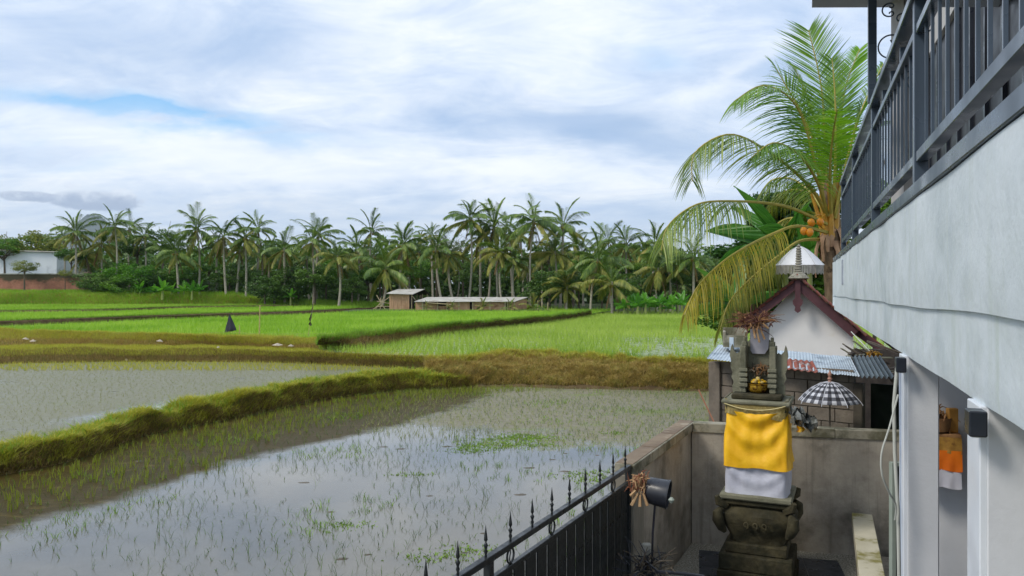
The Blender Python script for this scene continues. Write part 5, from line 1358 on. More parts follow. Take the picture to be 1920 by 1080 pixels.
# crumpled clear plastic at the right shoulder
mb = MB(); vs_ = []; n = 14
for i in range(n):
    for j in range(n):
        a, b = i/(n-1), j/(n-1)
        vs_.append((.30*a, .05*mnoise.noise(Vector((a*5, b*5, 1)))*3, -.22*b*(1-.3*a)-.16*a+.05*mnoise.noise(Vector((a*6, b*6, 7)))*2))
mb.add(vs_, [(i*n+j, i*n+j+1, (i+1)*n+j+1, (i+1)*n+j) for i in range(n-1) for j in range(n-1)])
o = mb.build('crumpled_plastic', mat('grey crumpled plastic', srgb(60, 62, 56), srgb(150, 152, 148), .25, 16, spec=.6), None, True, Sw(.37, -.28, 2.10)); tag(o, 'grey crumpled plastic sheet hanging off the right shoulder of the shrine', 'plastic sheet')
mb = MB(); vs_ = [(x_*.012+.02*math.sin(z_*3), .02*math.sin(x_*1.3), -z_*.03) for z_ in range(7) for x_ in range(8)]
mb.add(vs_, [(j*8+i, j*8+i+1, (j+1)*8+i+1, (j+1)*8+i) for j in range(6) for i in range(7)])
o = mb.build('cloth_knot', M_yel, None, True, Sw(.44, -.2, 1.95)); tag(o, 'loose end of yellow cloth knotted at the right side of the shrine', 'cloth')
for i, (px, py) in enumerate(((1382, 745), (1470, 757))): pass

# ---- chequered ceremonial umbrella
M_black = mat('black cloth', (.018, .018, .022), (.03, .03, .036), .8, 20); M_wh = mat('white check cloth', srgb(206, 208, 214), srgb(190, 192, 200), .8, 20); M_gr = mat('grey check cloth', srgb(98, 100, 108), srgb(84, 86, 94), .8, 20)
M_pink = mat('painted finial', srgb(170, 128, 110), srgb(150, 108, 92), .6, 12)
UC = P(1556, 752, 10.75)
um = empty('chequered_umbrella', (UC.x, UC.y, 0), .15, 'black and white chequered ceremonial umbrella behind the back wall', 'umbrella')
NS = 8; per = 4; rad = .415; ht = .27
mb = MB(); vs_ = []; fs_ = []; mi = []
rows = 10; cols = NS*per*2+16
def dome(r, a):
    k = (a/(2*math.pi)*NS) % 1; pinch = 1-.055*math.sin(math.pi*k)*r; sagz = -.018*math.sin(math.pi*k)*r
    return (rad*r*pinch*math.cos(a), rad*r*pinch*math.sin(a), ht*(1-r**1.9)+sagz*0+.015*(abs(k-.5)*2)**2*r*0)
for j in range(rows+1):
    for i in range(cols): vs_.append(dome(max(.02, j/rows), 2*math.pi*i/cols))
for j in range(rows):
    for i in range(cols):
        fs_.append((j*cols+i, (j+1)*cols+i, (j+1)*cols+(i+1) % cols, j*cols+(i+1) % cols)); a, b = i//2, j
        mi.append(0 if (a % 2 == 0 and b % 2 == 0) else (1 if (a % 2 and b % 2) else 2))
mb.v = vs_; mb.f = fs_; mb.mi = mi; mb2 = mb
zt = UC.z-.0
o = mb.build('canopy', [M_black, M_wh, M_gr], um, True, (0, 0, zt)); o.modifiers.new('thickness', 'SOLIDIFY').thickness = .004
for k in range(NS):
    a = 2*math.pi*k/NS
    MB().tube([dome(q, a) for q in (.05, .3, .6, .85, 1.0)]+[(dome(1, a)[0]*1.04, dome(1, a)[1]*1.04, -.03)], .005, 5).build('rib', M_wh, um, True, (0, 0, zt+.004))
    MB().tube([(0, 0, .02), (dome(.6, a)[0], dome(.6, a)[1], dome(.6, a)[2]-.01)], .004, 4).build('strut', M_barkd, um, True, (0, 0, zt))
MB().tube([(0, 0, .0), (0, 0, zt+ht)], .012, 8).build('pole', M_barkd, um, True)
MB().lathe([(.012, 0), (.03, .01), (.02, .03), (.034, .05), (.018, .075), (.026, .10), (.03, .12), (.018, .14), (.010, .16), (0, .17)], 10).build('finial', M_pink, um, True, (0, 0, zt+ht-.01))

# ================================================================== BLOCK SHED AND GABLED SHRINE HOUSE BEHIND
M_blkw = mat('rough cement block', srgb(104, 96, 86), srgb(126, 116, 104), .9, 5, c3=srgb(82, 74, 66), s3=1.6, bump=.5, bscale=26)
M_mort = mat('recessed mortar', srgb(70, 64, 56), srgb(82, 76, 66), .95, 9)
S0 = Vector((P(1352, 700, 12.6).x, 12.6, 0)); S1 = Vector((P(1600, 700, 11.3).x, 11.3, 0)); Mk, Lk = frame2(S0, S1)
shd = empty('block_shed', S0, 0, 'low cement block shed with corrugated tin roof behind the back wall', 'shed')
child_mesh(MB().box(0, Lk, .03, .14, -.6, 2.12, Mk), 'mortar_core', M_mort, shd)
bwid, bh = .40, .20; row = 0; z_ = .0
r_ = random.Random(4)
while z_ < 2.05:
    x_ = -(bwid/2)*(row % 2)
    while x_ < Lk:
        a, b = max(0.002, x_), min(Lk-.002, x_+bwid-.016)
        if b-a > .05:
            o = child_mesh(MB().box(a, b, r_.uniform(.0, .012), .029, z_+.008, z_+bh-.008, Mk), 'block', M_blkw, shd)
        x_ += bwid
    z_ += bh; row += 1
child_mesh(MB().box(-.20, -.003, -.05, .16, -.6, 2.18, Mk, bev=.01), 'corner_post', M_blkw, shd)
child_mesh(MB().box(Lk+.002, Lk+.13, -.02, .14, -.6, 2.0, Mk, bev=.01), 'corner_post', M_mort, shd)
child_mesh(MB().box(-.1, 0.0, .16, 2.2, -.6, 2.1, Mk), 'side_wall', M_mort, shd)
child_mesh(MB().box(Lk+.1, Lk+1.6, .55, .6, -.2, 1.95, Mk), 'dark_net', mat('dark green shade net', (.006, .012, .009), (.010, .018, .012), .9, 3), shd)
M_zn = mat('zinc corrugated sheet', srgb(182, 196, 208), srgb(204, 216, 226), .5, 1.4, c3=srgb(112, 130, 148), s3=2.5, t3=(.5, .7), metal=.1, spec=.5, streak=srgb(160, 176, 190))
M_rust = mat('rusty corrugated sheet', srgb(150, 78, 58), srgb(120, 62, 48), .7, 5, c3=srgb(168, 170, 170), s3=5, t3=(.52, .66))
M_zd = mat('dark corrugated sheet', srgb(84, 98, 108), srgb(104, 118, 128), .5, 3)
def corr(f0, f1, b0, b1, n=11, amp=.016, th=.004):
    """corrugated sheet: ridges run from front edge f to back edge b"""
    f0, f1, b0, b1 = map(Vector, (f0, f1, b0, b1)); mb = MB(); vs_ = []; N_ = n*6
    for j in range(2):
        for i in range(N_+1):
            t = i/N_; p_ = (f0.lerp(f1, t) if j == 0 else b0.lerp(b1, t)); vs_.append(p_+Vector((0, 0, amp*math.cos(2*math.pi*n*t))))
    m0 = len(vs_); vs_ += [v_-Vector((0, 0, th)) for v_ in vs_]
    W1_ = N_+1; fs_ = []
    for i in range(N_): fs_ += [(i, i+1, W1_+i+1, W1_+i), (m0+i, m0+W1_+i, m0+W1_+i+1, m0+i+1), (i, m0+i, m0+i+1, i+1), (W1_+i, W1_+i+1, m0+W1_+i+1, m0+W1_+i)]
    mb.add(vs_, fs_); return mb
def sheetroof(pf0, pf1, pb0, pb1, m, n=8, amp=.006): child_mesh(corr(pf0, pf1, pb0, pb1, n, amp), 'roof_sheet', m, shd, True)
def fe(px): t = (px-1325)/(1612-1325); return P(px, 672+(707-672)*t, 12.3+(11.0-12.3)*t)
def be(px): t = (px-1348)/(1594-1348); return P(px, 646+(670-646)*t, 13.9+(12.8-13.9)*t)
cuts = [0, .16, .34, .52, .70, .86, 1.0]
for i in range(6):
    a, b = cuts[i], cuts[i+1]+.004*(i < 5); dz = Vector((0, 0, .010*(i % 2)))
    sheetroof(fe(1325+287*a)+dz, fe(1325+287*b)+dz, be(1348+246*a)+dz, be(1348+246*b)+dz, M_zn)
up_ = Vector((0, 0, .03))
sheetroof(fe(1455)+Vector((0, -.12, .0)), fe(1528)+Vector((0, -.12, .0)), fe(1456).lerp(be(1468), .42)+up_, fe(1526).lerp(be(1520), .42)+up_, M_rust, 6, .012)
sheetroof(P(1612, 706, 10.9), P(1676, 708, 10.6), P(1596, 668, 12.6), P(1650, 668, 12.2), M_zd, 7, .02)
child_mesh(MB().box(0, Lk, .0, .10, 2.125, 2.165, Mk), 'roof_batten', M_barkd, shd)
# trough-like concrete gutter piece on the left end of the shed roof
tr = empty('cement_trough', P(1372, 640, 13.2), 0, 'empty grey cement trough on the left end of the tin roof', 'trough')
q0 = P(1356, 650, 13.0); q1 = P(1402, 650, 12.9); Mt, Lt = frame2(Vector((q0.x, q0.y, 0)), Vector((q1.x, q1.y, 0)))
for nm, bx_ in (('front_side', (0, Lt, 0, .04, q0.z-.01, q0.z+.19)), ('back_side', (0, Lt, .5, .54, q0.z+.07, q0.z+.30)), ('left_end', (0, .04, .042, .498, q0.z, q0.z+.25)), ('right_end', (Lt-.04, Lt, .042, .498, q0.z, q0.z+.25)), ('bottom', (.042, Lt-.042, .042, .498, q0.z-.01, q0.z+.03))):
    child_mesh(MB().box(*bx_, Mt), nm, M_cap if nm != 'bottom' else M_mort, tr)
child_mesh(MB().box(.10, .17, -.015, -.001, q0.z-.06, q0.z+.16, Mt, bev=.004), 'drain_strip', M_zn, tr)
# leaning stick left of the shed
o = MB().tube([P(1310, 731, 12.0), P(1342, 798, 11.6)], .012, 5).build('leaning_stick', mat('reddish stick', srgb(140, 96, 72), None, .8)); tag(o, 'thin reddish stick leaning against the left post of the block shed', 'stick')

# ---- gabled house
GY = 17.5; gx = P(1500, 0, GY).x; gk = GY/FPX
M_gw = mat('off white rendered gable', srgb(226, 224, 221), srgb(234, 232, 229), .75, 1.2, c3=srgb(214, 204, 180), s3=.9, t3=(.55, .75))
M_mar = mat('maroon barge board', srgb(76, 46, 50), srgb(90, 56, 60), .6, 4)
M_tl = mat('weathered clay tile', srgb(140, 76, 60), srgb(112, 62, 52), .8, 5, c3=srgb(92, 76, 66), s3=3)
gh = empty('gabled_house', (gx, GY, 0), -math.atan(540/FPX), 'small white gabled shrine house with maroon barge boards and tiled roof', 'house')
def gp(px, py): return ((px-1500)*gk, CAM_Z-(py-540)*gk)
wl, wr = gp(1441, 0)[0], gp(1593, 0)[0]
apx, apz = gp(1500, 530)
lz = gp(0, 596)[1]; rz_ = gp(0, 622)[1]
wall = [(wl, -.2), (wr, -.2), (wr, rz_), (apx, apz), (wl, lz)]
MB().prism(wall, .25, 3.0).build('wall', M_gw, gh)
apex = gp(1496, 521); le = gp(1380, 618); re = gp(1600, 618)
def rake(p0, p1, t, y0, y1, m, name, cut=0.0, off=0.0):
    d_ = Vector((p1[0]-p0[0], 0, p1[1]-p0[1])); L_ = d_.length; d_.normalize(); n_ = Vector((-d_.z, 0, d_.x));
    if n_.z < 0: n_ = -n_
    a = Vector((p0[0], 0, p0[1]))+n_*off; b = Vector((p1[0], 0, p1[1]))+n_*off
    pts = [a, b, b-n_*t, a-n_*t-d_*cut*0]
    mb = MB(); mb.prism([(q.x, q.z) for q in pts], y0, y1); return mb.build(name, m, gh)
re2 = gp(1668, 690)
rake(apex, le, .18, -.10, -.05, M_mar, 'barge_board'); rake(apex, re, .20, -.095, -.045, M_mar, 'barge_board', off=-.001)
rake(apex, le, .10, -.04, 3.1, M_mar, 'roof_deck', off=-.002); rake(apex, re, .10, -.04, 3.1, M_mar, 'roof_deck', off=-.004)
# lower lean-to slope continuing to the right
rake(gp(1597, 612), gp(1760, 735), .16, .6, .68, M_mar, 'lower_barge_board'); rake(gp(1597, 610), gp(1760, 733), .05, .68, 3.5, M_tl, 'lower_roof')
# rows of clay tiles on both slopes: each tile its own piece, edge tiles proud at the rake
tm = MB(); n_ = 6; vs_ = []
for j in range(2):
    for i in range(n_+1):
        a = math.pi*i/n_; vs_.append((-.15+.30*j, -.11*math.cos(a), .035*math.sin(a)+(.012 if j == 0 else 0)))
m0 = len(vs_); vs_ += [(a, b, c_-.012) for a, b, c_ in vs_]; K = n_+1
fs_ = []
for i in range(n_): fs_ += [(i, i+1, K+i+1, K+i), (m0+i, m0+K+i, m0+K+i+1, m0+i+1), (i, m0+i, m0+i+1, i+1), (K+i, K+i+1, m0+K+i+1, m0+K+i)]
tm.add(vs_, fs_); tmesh = tm.mesh('roof_tile'); tmesh.materials.append(M_tl)
r_ = random.Random(8)
for sgn, end in ((-1, le), (1, re)):
    v_ = Vector((end[0]-apex[0], 0, end[1]-apex[1])); L_ = v_.length; d_ = v_.normalized(); k = int(L_/.19)
    ry = -math.atan2(d_.z, d_.x)
    for i in range(k+1):
        for y_ in range(5):
            c_ = Vector((apex[0], 0, apex[1]))+d_*(.1+i*L_/k*.97)
            o = link('roof_tile', tmesh, None, gh); o.location = (c_.x, -.08+y_*.225+r_.uniform(-.012, .012), c_.z+.025+r_.uniform(0, .008))
            o.rotation_euler = (0, ry+(-.07 if sgn > 0 else .07)*1+r_.uniform(-.02, .02), 0)
            if sgn > 0: o.rotation_euler[1] = -math.atan2(d_.z, d_.x)+.05
for i in range(5):
    c_ = MB().lathe([(.075, 0), (.08, .3), (.07, .31)], 8, Matrix.Rotation(-math.pi/2, 4, 'X')).build('ridge_tile', M_tl, gh, True); c_.location = (apex[0], -.1+i*.31, apex[1]+.015)
# pendant below the apex
MB().prism([(apex[0]-.06, apex[1]-.05), (apex[0]-.06, apex[1]-.46), (apex[0]-.11, apex[1]-.52), (apex[0]-.10, apex[1]-.60), (apex[0]-.05, apex[1]-.66), (apex[0]-.07, apex[1]-.74), (apex[0], apex[1]-.80), (apex[0]+.07, apex[1]-.74), (apex[0]+.05, apex[1]-.66), (apex[0]+.10, apex[1]-.60), (apex[0]+.11, apex[1]-.52), (apex[0]+.06, apex[1]-.46), (apex[0]+.06, apex[1]-.05)][::-1], -.135, -.102).build('pendant', M_mar, gh)
# stone ridge finial
f_ = MB(); f_.lathe([(.20, 0), (.28, .04), (.22, .12), (.13, .20), (.10, .22)], 12)
for i in range(9): f_.lathe([(.06, .22+i*.07), (.105-.004*i, .235+i*.07), (.10-.004*i, .265+i*.07), (.062, .285+i*.07)], 8)
f_.lathe([(.05, .85), (.075, .88), (.04, .93), (.055, .96), (.0, 1.02)], 8)
o = f_.build('ridge_finial', mat('lichen grey stone', srgb(120, 116, 104), srgb(150, 146, 132), .9, 12, c3=srgb(80, 80, 66), s3=8), gh, True); o.location = (apex[0]+.02, -.02, apex[1]-.04); o.scale = (.82, .82, .80)
# ---- white umbrella behind the ridge
UW = P(1499, 494, GY+2.2); wu = empty('white_umbrella', (UW.x, UW.y, 0), .3, 'white fringed ceremonial umbrella behind the gable ridge', 'umbrella')
M_uw = mat('white umbrella cloth', srgb(226, 226, 228), srgb(214, 214, 218), .7, 3); M_fr = mat('fringe cords', srgb(196, 194, 186), srgb(160, 158, 148), .8, 9)
R0, H0 = .60, .50
mb = MB(); vs_ = []; C_ = 32
for j in range(9):
    for i in range(C_):
        a = 2*math.pi*i/C_; r_j = max(.02, j/8); k = (a/(2*math.pi)*8) % 1; rr_ = R0*r_j*(1-.05*math.sin(math.pi*k)*r_j)
        vs_.append((rr_*math.cos(a), rr_*math.sin(a), H0*(1-r_j**1.5)))
mb.add(vs_, [(j*C_+i, (j+1)*C_+i, (j+1)*C_+(i+1) % C_, j*C_+(i+1) % C_) for j in range(8) for i in range(C_)])
zc_ = CAM_Z-(513-540)*(GY+1.6)/FPX
zc_ = UW.z-.05
mb.build('canopy', M_uw, wu, True, (0, 0, zc_))
mb = MB()
for i in range(C_*3):
    a = 2*math.pi*i/(C_*3); x0, y0 = R0*.965*math.cos(a), R0*.965*math.sin(a); t_ = Vector((-math.sin(a), math.cos(a), 0))*.010
    l_ = .22+.02*math.sin(i*1.7)
    mb.add([(x0-t_.x, y0-t_.y, 0), (x0+t_.x, y0+t_.y, 0), (x0+t_.x, y0+t_.y, -l_), (x0-t_.x, y0-t_.y, -l_)], [(0, 1, 2, 3)])
tag(mb.build('fringe', M_fr, wu, False, (0, 0, zc_)), kind='stuff')
MB().tube([(0, 0, 0), (0, 0, zc_+H0+.06)], .02, 7).build('pole', M_barkd, wu, True)
for k in range(8):
    a = 2*math.pi*k/8+.0; MB().tube([(R0*q*math.cos(a), R0*q*math.sin(a), H0*(1-q**1.5)+.004) for q in (.05, .35, .7, 1.0)], .006, 4).build('rib', M_fr, wu, True, (0, 0, zc_))
# ---- clutter right of the gable wall: string, yellow rag, thatch scraps
o = MB().tube([P(1596, 622, 15), P(1640, 668, 13), P(1652, 678, 12.7)], .010, 5).build('slack_string', M_cable); tag(o, 'pale string running from the gable eave down to the yellow rag', 'string')
o = twigs('yellow_rag', None, 60, .13, .035, mat('yellow rag', srgb(214, 160, 30), srgb(190, 140, 40), .7, 8), None, .016, .1, M_gold, 31); o.location = P(1638, 666, 13.0); tag(o, 'bunch of yellow cloth hanging from the pale string', 'rag')
M_thd = mat('dark weathered boards', srgb(84, 76, 70), srgb(60, 54, 50), .9, 6)
jb = empty('junk_pile', P(1630, 700, 14), 0, 'heap of dark broken boards and thatch right of the gable wall', 'boards'); r_ = random.Random(19)
for i in range(26):
    c_ = P(r_.uniform(1604, 1680), r_.uniform(650, 705), r_.uniform(13.4, 14.6)); d_ = Vector((r_.uniform(.3, .8), r_.uniform(-.3, .3), r_.uniform(-.5, .1)))
    Mq = Matrix.Translation(c_) @ d_.to_track_quat('X', 'Z').to_matrix().to_4x4()
    child_mesh(MB().box(-.3, .3, -.07, .07, -.01, .01, Mq), 'board', (M_thd, M_st2, M_thd, M_barkd)[i % 4], jb)
o = MB().box(P(1600, 0, 15).x, P(1700, 0, 15).x+1.2, 15, 15.1, -.2, CAM_Z-(655-540)/FPX*15).build('plank_screen', M_thd); tag(o, 'dark plank screen behind the heap of boards', 'screen')
# small green patch and pale figure behind the wall at right
blades('grass', np.stack([rng.uniform(4.6, 6.6, 5000), rng.uniform(10.2, 11.6, 5000), np.full(5000, 1.0)], 1), .25, .014, .7, G_grn, True)
o = MB().box(4.9, 7.2, 10.3, 11.9, -.5, 1.0).build('planting_bed', M_soil); tag(o, 'raised earth bed with grass behind the right end of the back wall', 'bed')
# yard ground behind the wall
sheet('yard_ground', [(3.8, 10.4), (4.3, 13), (9.0, 26.5), (30, 26), (30, -8), (4.6, 3)], -.06, M_soil)
# ================================================================== NEAR COCONUT PALM, BANANAS AND TREE BEHIND THE GABLED HOUSE
PY = 21.6
L_n1 = leafmat('fresh coconut leaflets', [srgb(56, 92, 34), srgb(88, 128, 40), srgb(120, 158, 50), srgb(152, 182, 78)], .35, .38, .8, spec=.6, vari=.5)
L_n2 = leafmat('olive coconut leaflets', [srgb(70, 88, 36), srgb(104, 118, 44), srgb(140, 146, 56), srgb(172, 164, 70)], .32, .45, .8, spec=.5, vari=.6)
L_n3 = leafmat('yellow coconut leaflets', [srgb(104, 112, 44), srgb(150, 146, 52), srgb(196, 178, 64), srgb(134, 122, 66)], .35, .45, .8, spec=.4, vari=.6)
L_n4 = leafmat('bright green coconut leaflets', [srgb(84, 130, 20), srgb(112, 160, 28), srgb(140, 184, 44)], .45, .4, .8, spec=.5, vari=.6)  # brighter green than the other leaflets
L_n1b = leafmat('grey green coconut leaflets', [srgb(64, 90, 38), srgb(94, 122, 48), srgb(130, 152, 62), srgb(172, 178, 96)], .32, .42, .8, spec=.6, vari=.6)
M_rach = mat('yellow green frond stalk', srgb(176, 158, 70), srgb(146, 140, 60), .5, 6)
M_rach2 = mat('orange yellow frond stalk', srgb(196, 152, 50), srgb(176, 128, 48), .5, 6)
npalm = empty('coconut_palm', (P(1560, 0, PY).x, PY, -.1), 0, 'large near coconut palm with orange coconuts rising behind the balcony end', 'palm')
LOCN = npalm.location
mb = MB(); pts = [P(1566, 700, PY), P(1564, 620, PY), P(1560, 540, PY), P(1558, 480, PY), P(1557, 430, PY), P(1556, 385, PY), P(1552, 330, PY)]
pts[0].z = -.2
mb.tube(pts, [.24, .20, .20, .24, .30, .22, .06], 12); child_mesh(mb, 'trunk', mat('fibrous palm trunk', srgb(104, 86, 66), srgb(142, 120, 94), .9, 6, c3=srgb(80, 66, 50), s3=4, bump=.8, bscale=20, stretch=(1, 1, .4)), npalm, True)
def near_frond(ctrl, ll, hang, m, t0=.15, n=70, w=.056, seed=0, rm=None, upness=0.0, fwd=.5, one=0, sideflat=0.0):
    """ctrl: [(px, py, dY)]; leaflets along the stalk from t0 on"""
    r = random.Random(seed); pts = resample([P(a, b, PY+c) for a, b, c in ctrl], 28)
    N = len(pts)-1
    fr = MB().tube(pts, [.050*(1-.9*i/N)+.006 for i in range(N+1)], 5)
    fo = child_mesh(fr, 'frond', rm or M_rach, npalm, True)
    mb = MB()
    for s_ in (-1, 1):
        for k in range(int(n*1.35)):
            t = t0+(1-t0)*(k+.6*r.random())/(n*1.35); f = min(t*N, N-.001); i = int(f)
            q = pts[i].lerp(pts[i+1], f-i); T = (pts[min(i+2, N)]-pts[max(i-1, 0)]).normalized()
            # the stalk's own plane: sideways axis mostly towards/away from gravity-free side
            side = T.cross(Vector((0, 0, 1)))
            if side.length < .25: side = T.cross(Vector((0, 1, 0)))
            side.normalize(); nrm = side.cross(T).normalized()
            sd = (side*(1-sideflat)+nrm*sideflat).normalized() if sideflat else side
            u_ = (t-t0)/(1-t0)
            L = ll*(.35+.65*math.sin(math.pi*min(1, u_*.92+.10))**.7)*r.uniform(.7, 1.12)
            d = (sd*s_+T*(fwd+.6*u_)+nrm*upness*r.uniform(.6, 1.2)+Vector((0, 0, -1))*hang*r.uniform(.75, 1.25)*.7).normalized()
            seg = [q]; dd = d
            for j in range(4):
                seg.append(seg[-1]+dd*L/4); dd = (dd+Vector((r.uniform(-.03, .03), 0, -1))*hang*.42).normalized()
            wv = T*.75+side*.2+nrm*r.uniform(-.6, .6); wv = (wv-d*wv.dot(d)).normalized()*w*r.uniform(.8, 1.15)
            w_j = r.uniform(.5, .85); ws = tuple(w_j*q_ for q_ in (.5, 1, .95, .6, .06)); vs_ = []
            for j, q_ in enumerate(seg): vs_ += [q_-wv*ws[j]*.5, q_+wv*ws[j]*.5]
            mb.add(vs_, [(2*j, 2*j+1, 2*j+3, 2*j+2) for j in range(4)])
    o = mb.build('leaflets', m, fo); tag(o, kind='stuff')
    for v_ in o.data.vertices: v_.co -= LOCN
    return o
near_frond([(1553, 400, 0), (1548, 290, .1), (1540, 165, .3), (1516, 56, .5)], 1.65, .12, L_n1, .22, 70, .05, 1, upness=.15, fwd=.75)
near_frond([(1562, 405, .3), (1572, 280, .6), (1584, 170, .9), (1612, 92, 1.3)], 1.15, .18, L_n4, .28, 56, .06, 2, upness=.1, fwd=.8)
near_frond([(1565, 410, -.3), (1588, 300, -.4), (1616, 205, -.5), (1656, 120, -.4)], 1.1, .25, L_n1, .22, 52, .05, 3, upness=.1, fwd=.7)
near_frond([(1550, 405, -.2), (1530, 310, -.7), (1494, 200, -1.2), (1434, 160, -1.6), (1376, 190, -1.9)], 1.5, .55, L_n1, .26, 62, .045, 4, fwd=.5)
near_frond([(1548, 400, -.3), (1520, 352, -.9), (1452, 292, -1.6), (1372, 252, -2.2), (1304, 285, -2.6), (1298, 340, -2.7)], 1.55, .65, L_n1b, .28, 66, .042, 5, fwd=.45)
near_frond([(1550, 420, -.4), (1470, 386, -1.4), (1360, 377, -2.3), (1300, 386, -2.7), (1252, 424, -3.0), (1240, 470, -3.1)], 1.6, .95, L_n1b, .50, 50, .045, 6, fwd=.4)
near_frond([(1552, 436, -.3), (1496, 424, -1.0), (1455, 436, -1.4), (1400, 462, -1.9), (1350, 495, -2.3), (1306, 540, -2.6), (1284, 590, -2.8)], 1.45, 1.6, L_n3, .32, 64, .045, 7, fwd=.15)
near_frond([(1553, 450, .1), (1500, 452, -.4), (1452, 486, -.9), (1408, 522, -1.3), (1368, 566, -1.6), (1350, 620, -1.8)], 1.25, 1.6, L_n2, .30, 60, .045, 8, fwd=.15)
near_frond([(1550, 400, .6), (1538, 330, 1.4), (1510, 290, 2.0), (1470, 280, 2.6), (1436, 310, 3.0)], 1.1, .6, L_n1, .25, 50, .045, 9)
near_frond([(1552, 408, .8), (1524, 370, 1.8), (1490, 355, 2.6), (1452, 372, 3.2), (1430, 420, 3.4)], 1.05, .9, L_n2, .25, 46, .045, 10)
near_frond([(1558, 400, -.6), (1556, 320, -1.3), (1562, 250, -2.0), (1570, 205, -2.8)], 1.0, .35, L_n4, .28, 44, .05, 11)
near_frond([(1562, 410, 0), (1600, 350, -.3), (1636, 330, -.5), (1672, 350, -.6)], 1.0, .6, L_n1, .22, 40, .045, 12)
near_frond([(1550, 402, .2), (1540, 313, .2), (1508, 222, .1), (1472, 158, 0), (1452, 122, .1)], 1.5, .3, L_n1, .3, 44, .045, 14)
near_frond([(1556, 430, .9), (1580, 440, 2.0), (1600, 480, 2.8), (1610, 540, 3.0)], 1.0, 1.2, L_n2, .25, 36, .045, 13)
near_frond([(1550, 410, .5), (1512, 398, 1.2), (1476, 420, 1.8), (1448, 470, 2.2), (1440, 520, 2.3)], 1.1, 1.3, L_n2, .25, 44, .045, 15)
near_frond([(1552, 404, -.5), (1532, 340, -1.2), (1496, 288, -1.9), (1450, 268, -2.5), (1408, 296, -2.8)], 1.15, .75, L_n1, .22, 56, .04, 21, fwd=.4)
near_frond([(1551, 408, .6), (1524, 366, 1.3), (1486, 336, 1.9), (1444, 340, 2.4), (1414, 384, 2.7)], 1.05, .9, L_n1b, .25, 50, .04, 22, fwd=.35)
near_frond([(1556, 402, .4), (1542, 300, .9), (1520, 200, 1.2), (1490, 128, 1.5)], 1.15, .25, L_n1, .25, 56, .04, 23, upness=.1, fwd=.6)
near_frond([(1560, 402, -.2), (1566, 300, -.4), (1566, 190, -.5), (1560, 110, -.4)], 1.1, .2, L_n1, .25, 52, .04, 24, upness=.1, fwd=.75)
near_frond([(1564, 405, .2), (1584, 330, .2), (1612, 260, .1), (1650, 230, .1)], 1.1, .35, L_n1, .2, 46, .04, 25, fwd=.5)
near_frond([(1551, 436, .7), (1510, 412, 1.4), (1470, 412, 1.9), (1436, 446, 2.2), (1420, 500, 2.3)], 1.15, 1.3, L_n2, .3, 50, .04, 26, fwd=.2)
# thick leaf bases
for a, b, c_ in (((1552, 440, -.25), (1541, 380, -.3), (1538, 330, -.4)), ((1566, 430, -.2), (1570, 370, -.2), (1578, 300, -.3)), ((1558, 445, -.3), (1557, 390, -.35), (1552, 340, -.4)), ((1546, 440, -.1), (1534, 400, -.1), (1520, 360, -.1))):
    child_mesh(MB().tube([P(a[0], a[1], PY+a[2]), P(b[0], b[1], PY+b[2]), P(c_[0], c_[1], PY+c_[2])], [.11, .065, .03], 6), 'leaf_base', M_rach2, npalm, True)
M_coco = mat('orange coconut', srgb(232, 158, 30), srgb(214, 130, 24), .35, 2.2, c3=srgb(160, 130, 50), s3=6, t3=(.6, .75), spec=.5)
cm_ = MB().lathe([(0, -.17), (.06, -.155), (.115, -.09), (.135, 0), (.12, .08), (.07, .135), (.0, .15)], 14).mesh('coconut', True); cm_.materials.append(M_coco)
for (px, py, dY) in ((1538, 416, -1.2), (1521, 417, -1.2), (1507, 433, -1.3), (1518.5, 435.5, -1.4)):
    o = link('coconut', cm_, None, npalm); o.location = P(px, py, PY+dY)-LOCN; o.rotation_euler = (rnd.uniform(-.4, .4), rnd.uniform(-.4, .4), 0); s_ = .70; o.scale = (s_, s_, s_)
for a, b in (((1556, 440), (1540, 408)), ((1556, 440), (1508, 425)), ((1556, 438), (1520, 408))):
    child_mesh(MB().tube([P(*a, PY-.2), P((a[0]+b[0])/2, min(a[1], b[1])-6, PY-.4), P(*b, PY-.6)], .022, 5), 'fruit_stalk', M_rach2, npalm, True)
# skirt of dry brown sheaths under the crown
M_husk = mat('dry brown palm sheath', srgb(150, 116, 88), srgb(186, 152, 120), .9, 5, c3=srgb(104, 76, 56), s3=3, bump=.6, bscale=24, stretch=(1, 1, .3))
r_ = random.Random(40)
for i in range(17):
    a = 2*math.pi*i/17+r_.uniform(-.1, .1); L = r_.uniform(.5, 1.25); c0_ = P(1557, 442+r_.uniform(-14, 12), PY)
    mb = MB(); vs_ = []; w__ = r_.uniform(.06, .13)
    for j in range(7):
        t = j/6; rr_ = .27+.16*math.sin(t*2.3)*r_.uniform(.7, 1.1); zz_ = .10*math.sin(t*3)-L*t
        T_ = Vector((-math.sin(a), math.cos(a), 0))*w__*(1-.6*t)*(1+.2*math.sin(j*2+i)); q = c0_+Vector((math.cos(a)*rr_, math.sin(a)*rr_, zz_))
        vs_ += [q-T_, q+Vector((math.cos(a)*.03, math.sin(a)*.03, 0)), q+T_]
    mb.add(vs_, [(3*j+k, 3*j+k+1, 3*j+k+4, 3*j+k+3) for j in range(6) for k in (0, 1)]); child_mesh(mb, 'dry_sheath', M_husk, npalm, True)
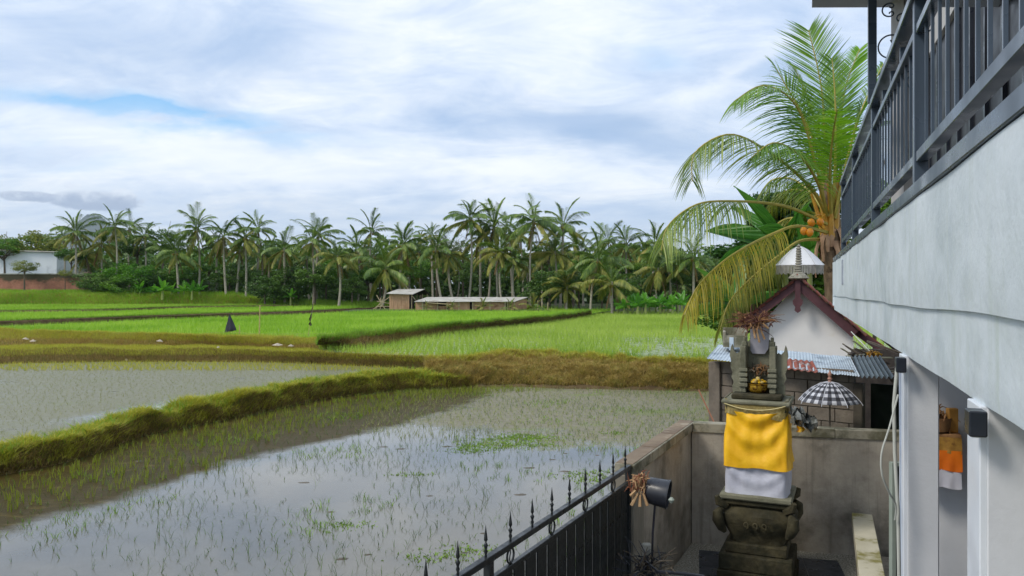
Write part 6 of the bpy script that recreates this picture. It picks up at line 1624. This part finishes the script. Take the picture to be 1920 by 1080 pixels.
# bananas
L_banN = leafmat('near banana leaf', [srgb(58, 108, 50), srgb(84, 140, 58), srgb(120, 170, 72)], .4, .35, .7, spec=.5, vari=.35)
BLN = [banana_leaf_mesh(50+i, .26, dr, e, n=18) for i, (dr, e) in enumerate(((35, 84), (60, 70), (95, 55), (115, 35)))]
for m_ in BLN: m_.materials.append(L_banN)
def near_banana(px, topy, Y, L, label, leaves):
    top = P(px, topy, Y); t = empty('banana_plant', (top.x, Y, -.1), 0, label, 'banana plant')
    MB().tube([(0, 0, 0), (.03, 0, top.z*.5), (0, 0, top.z+.1)], [.14, .12, .07], 9).build('stem', M_bst, t, True)
    for (k, az_, tilt, s_) in leaves:
        o = link('leaf', BLN[k], None, t); o.location = (0, 0, top.z+.05); o.rotation_euler = (tilt, 0, R(az_)); o.scale = (L*s_,)*3
near_banana(1472, 470, 24, 2.6, 'banana plant with broad dark green leaves left of the near coconut trunk', [(1, 155, .5, 1.0), (1, 190, -.3, 1.15), (2, 165, .2, 1.1), (2, 230, 0, 1.0), (3, 150, 0, 1.0), (1, 300, .5, .9), (2, 60, -.2, .95), (3, 270, .2, 1.0), (2, 20, .1, .9)])
near_banana(1518, 505, 23, 2.0, 'banana plant with upright light green leaves close under the coconuts', [(0, 90, .1, 1.15), (0, 200, -.1, 1.0), (1, 250, .1, 1.0), (1, 140, 0, .9), (2, 10, 0, .9), (0, 300, .2, 1.0), (2, 180, 0, 1.0)])
near_banana(1382, 575, 24, 1.9, 'low banana plant half hidden by the hanging yellow fronds', [(1, 180, .1, 1.0), (2, 200, 0, 1.0), (3, 170, 0, 1.0), (0, 60, 0, .9), (2, 330, .1, .9), (1, 120, 0, .9)])
# tree and shrubs behind
L_fern = leafmat('feathery dark leaves', [srgb(26, 56, 28), srgb(48, 84, 38), srgb(76, 114, 48)], .25, .45, .6)
cmf, ccf = crown_mesh('crown', L_fern, 33, ncl=70, per=260, leaf=.085, flat=1.0, hollow=.3); CR['fern'] = (cmf, trunk_mesh(ccf))
cmh, cch = crown_mesh('crown', L_mid, 34, ncl=60, per=260, leaf=.085, flat=.8, hollow=.35); CR['shrubN'] = (cmh, trunk_mesh(cch))
for a in ((1484, 335, 210, 27, 'fern', 'feathery dark tree right behind the banana leaves and the coconut fronds'),
          (1410, 430, 210, 28, 'fern', 'dark shrub mass behind the yellow hanging fronds'), (1500, 440, 230, 28, 'shrubN', 'green shrub behind the white umbrella'),
          (1395, 520, 190, 29, 'shrubN', 'mid green shrub behind the trough end of the tin roof'), (1560, 440, 160, 27, 'shrubN', 'green shrub behind the near coconut trunk'),
          (1640, 350, 150, 26, 'shrubN', 'green tree seen through the bottom gap of the balcony railing')):
    tree(a[0], a[1], a[2], a[3], a[4], a[5], group=None)
# ================================================================== AIR
hz = MB().box(-6200, 6200, -400, 8200, -3.0, 560).mesh('haze')
m, T, out = newmat('thin pale air')
pv = T.node('ShaderNodeVolumePrincipled', {'Color': (.74, .86, 1.0), 'Density': .00008, 'Anisotropy': .2})
T.l.new(pv.outputs[0], out.inputs['Volume'])
tag(link('haze', hz, m), kind='stuff')
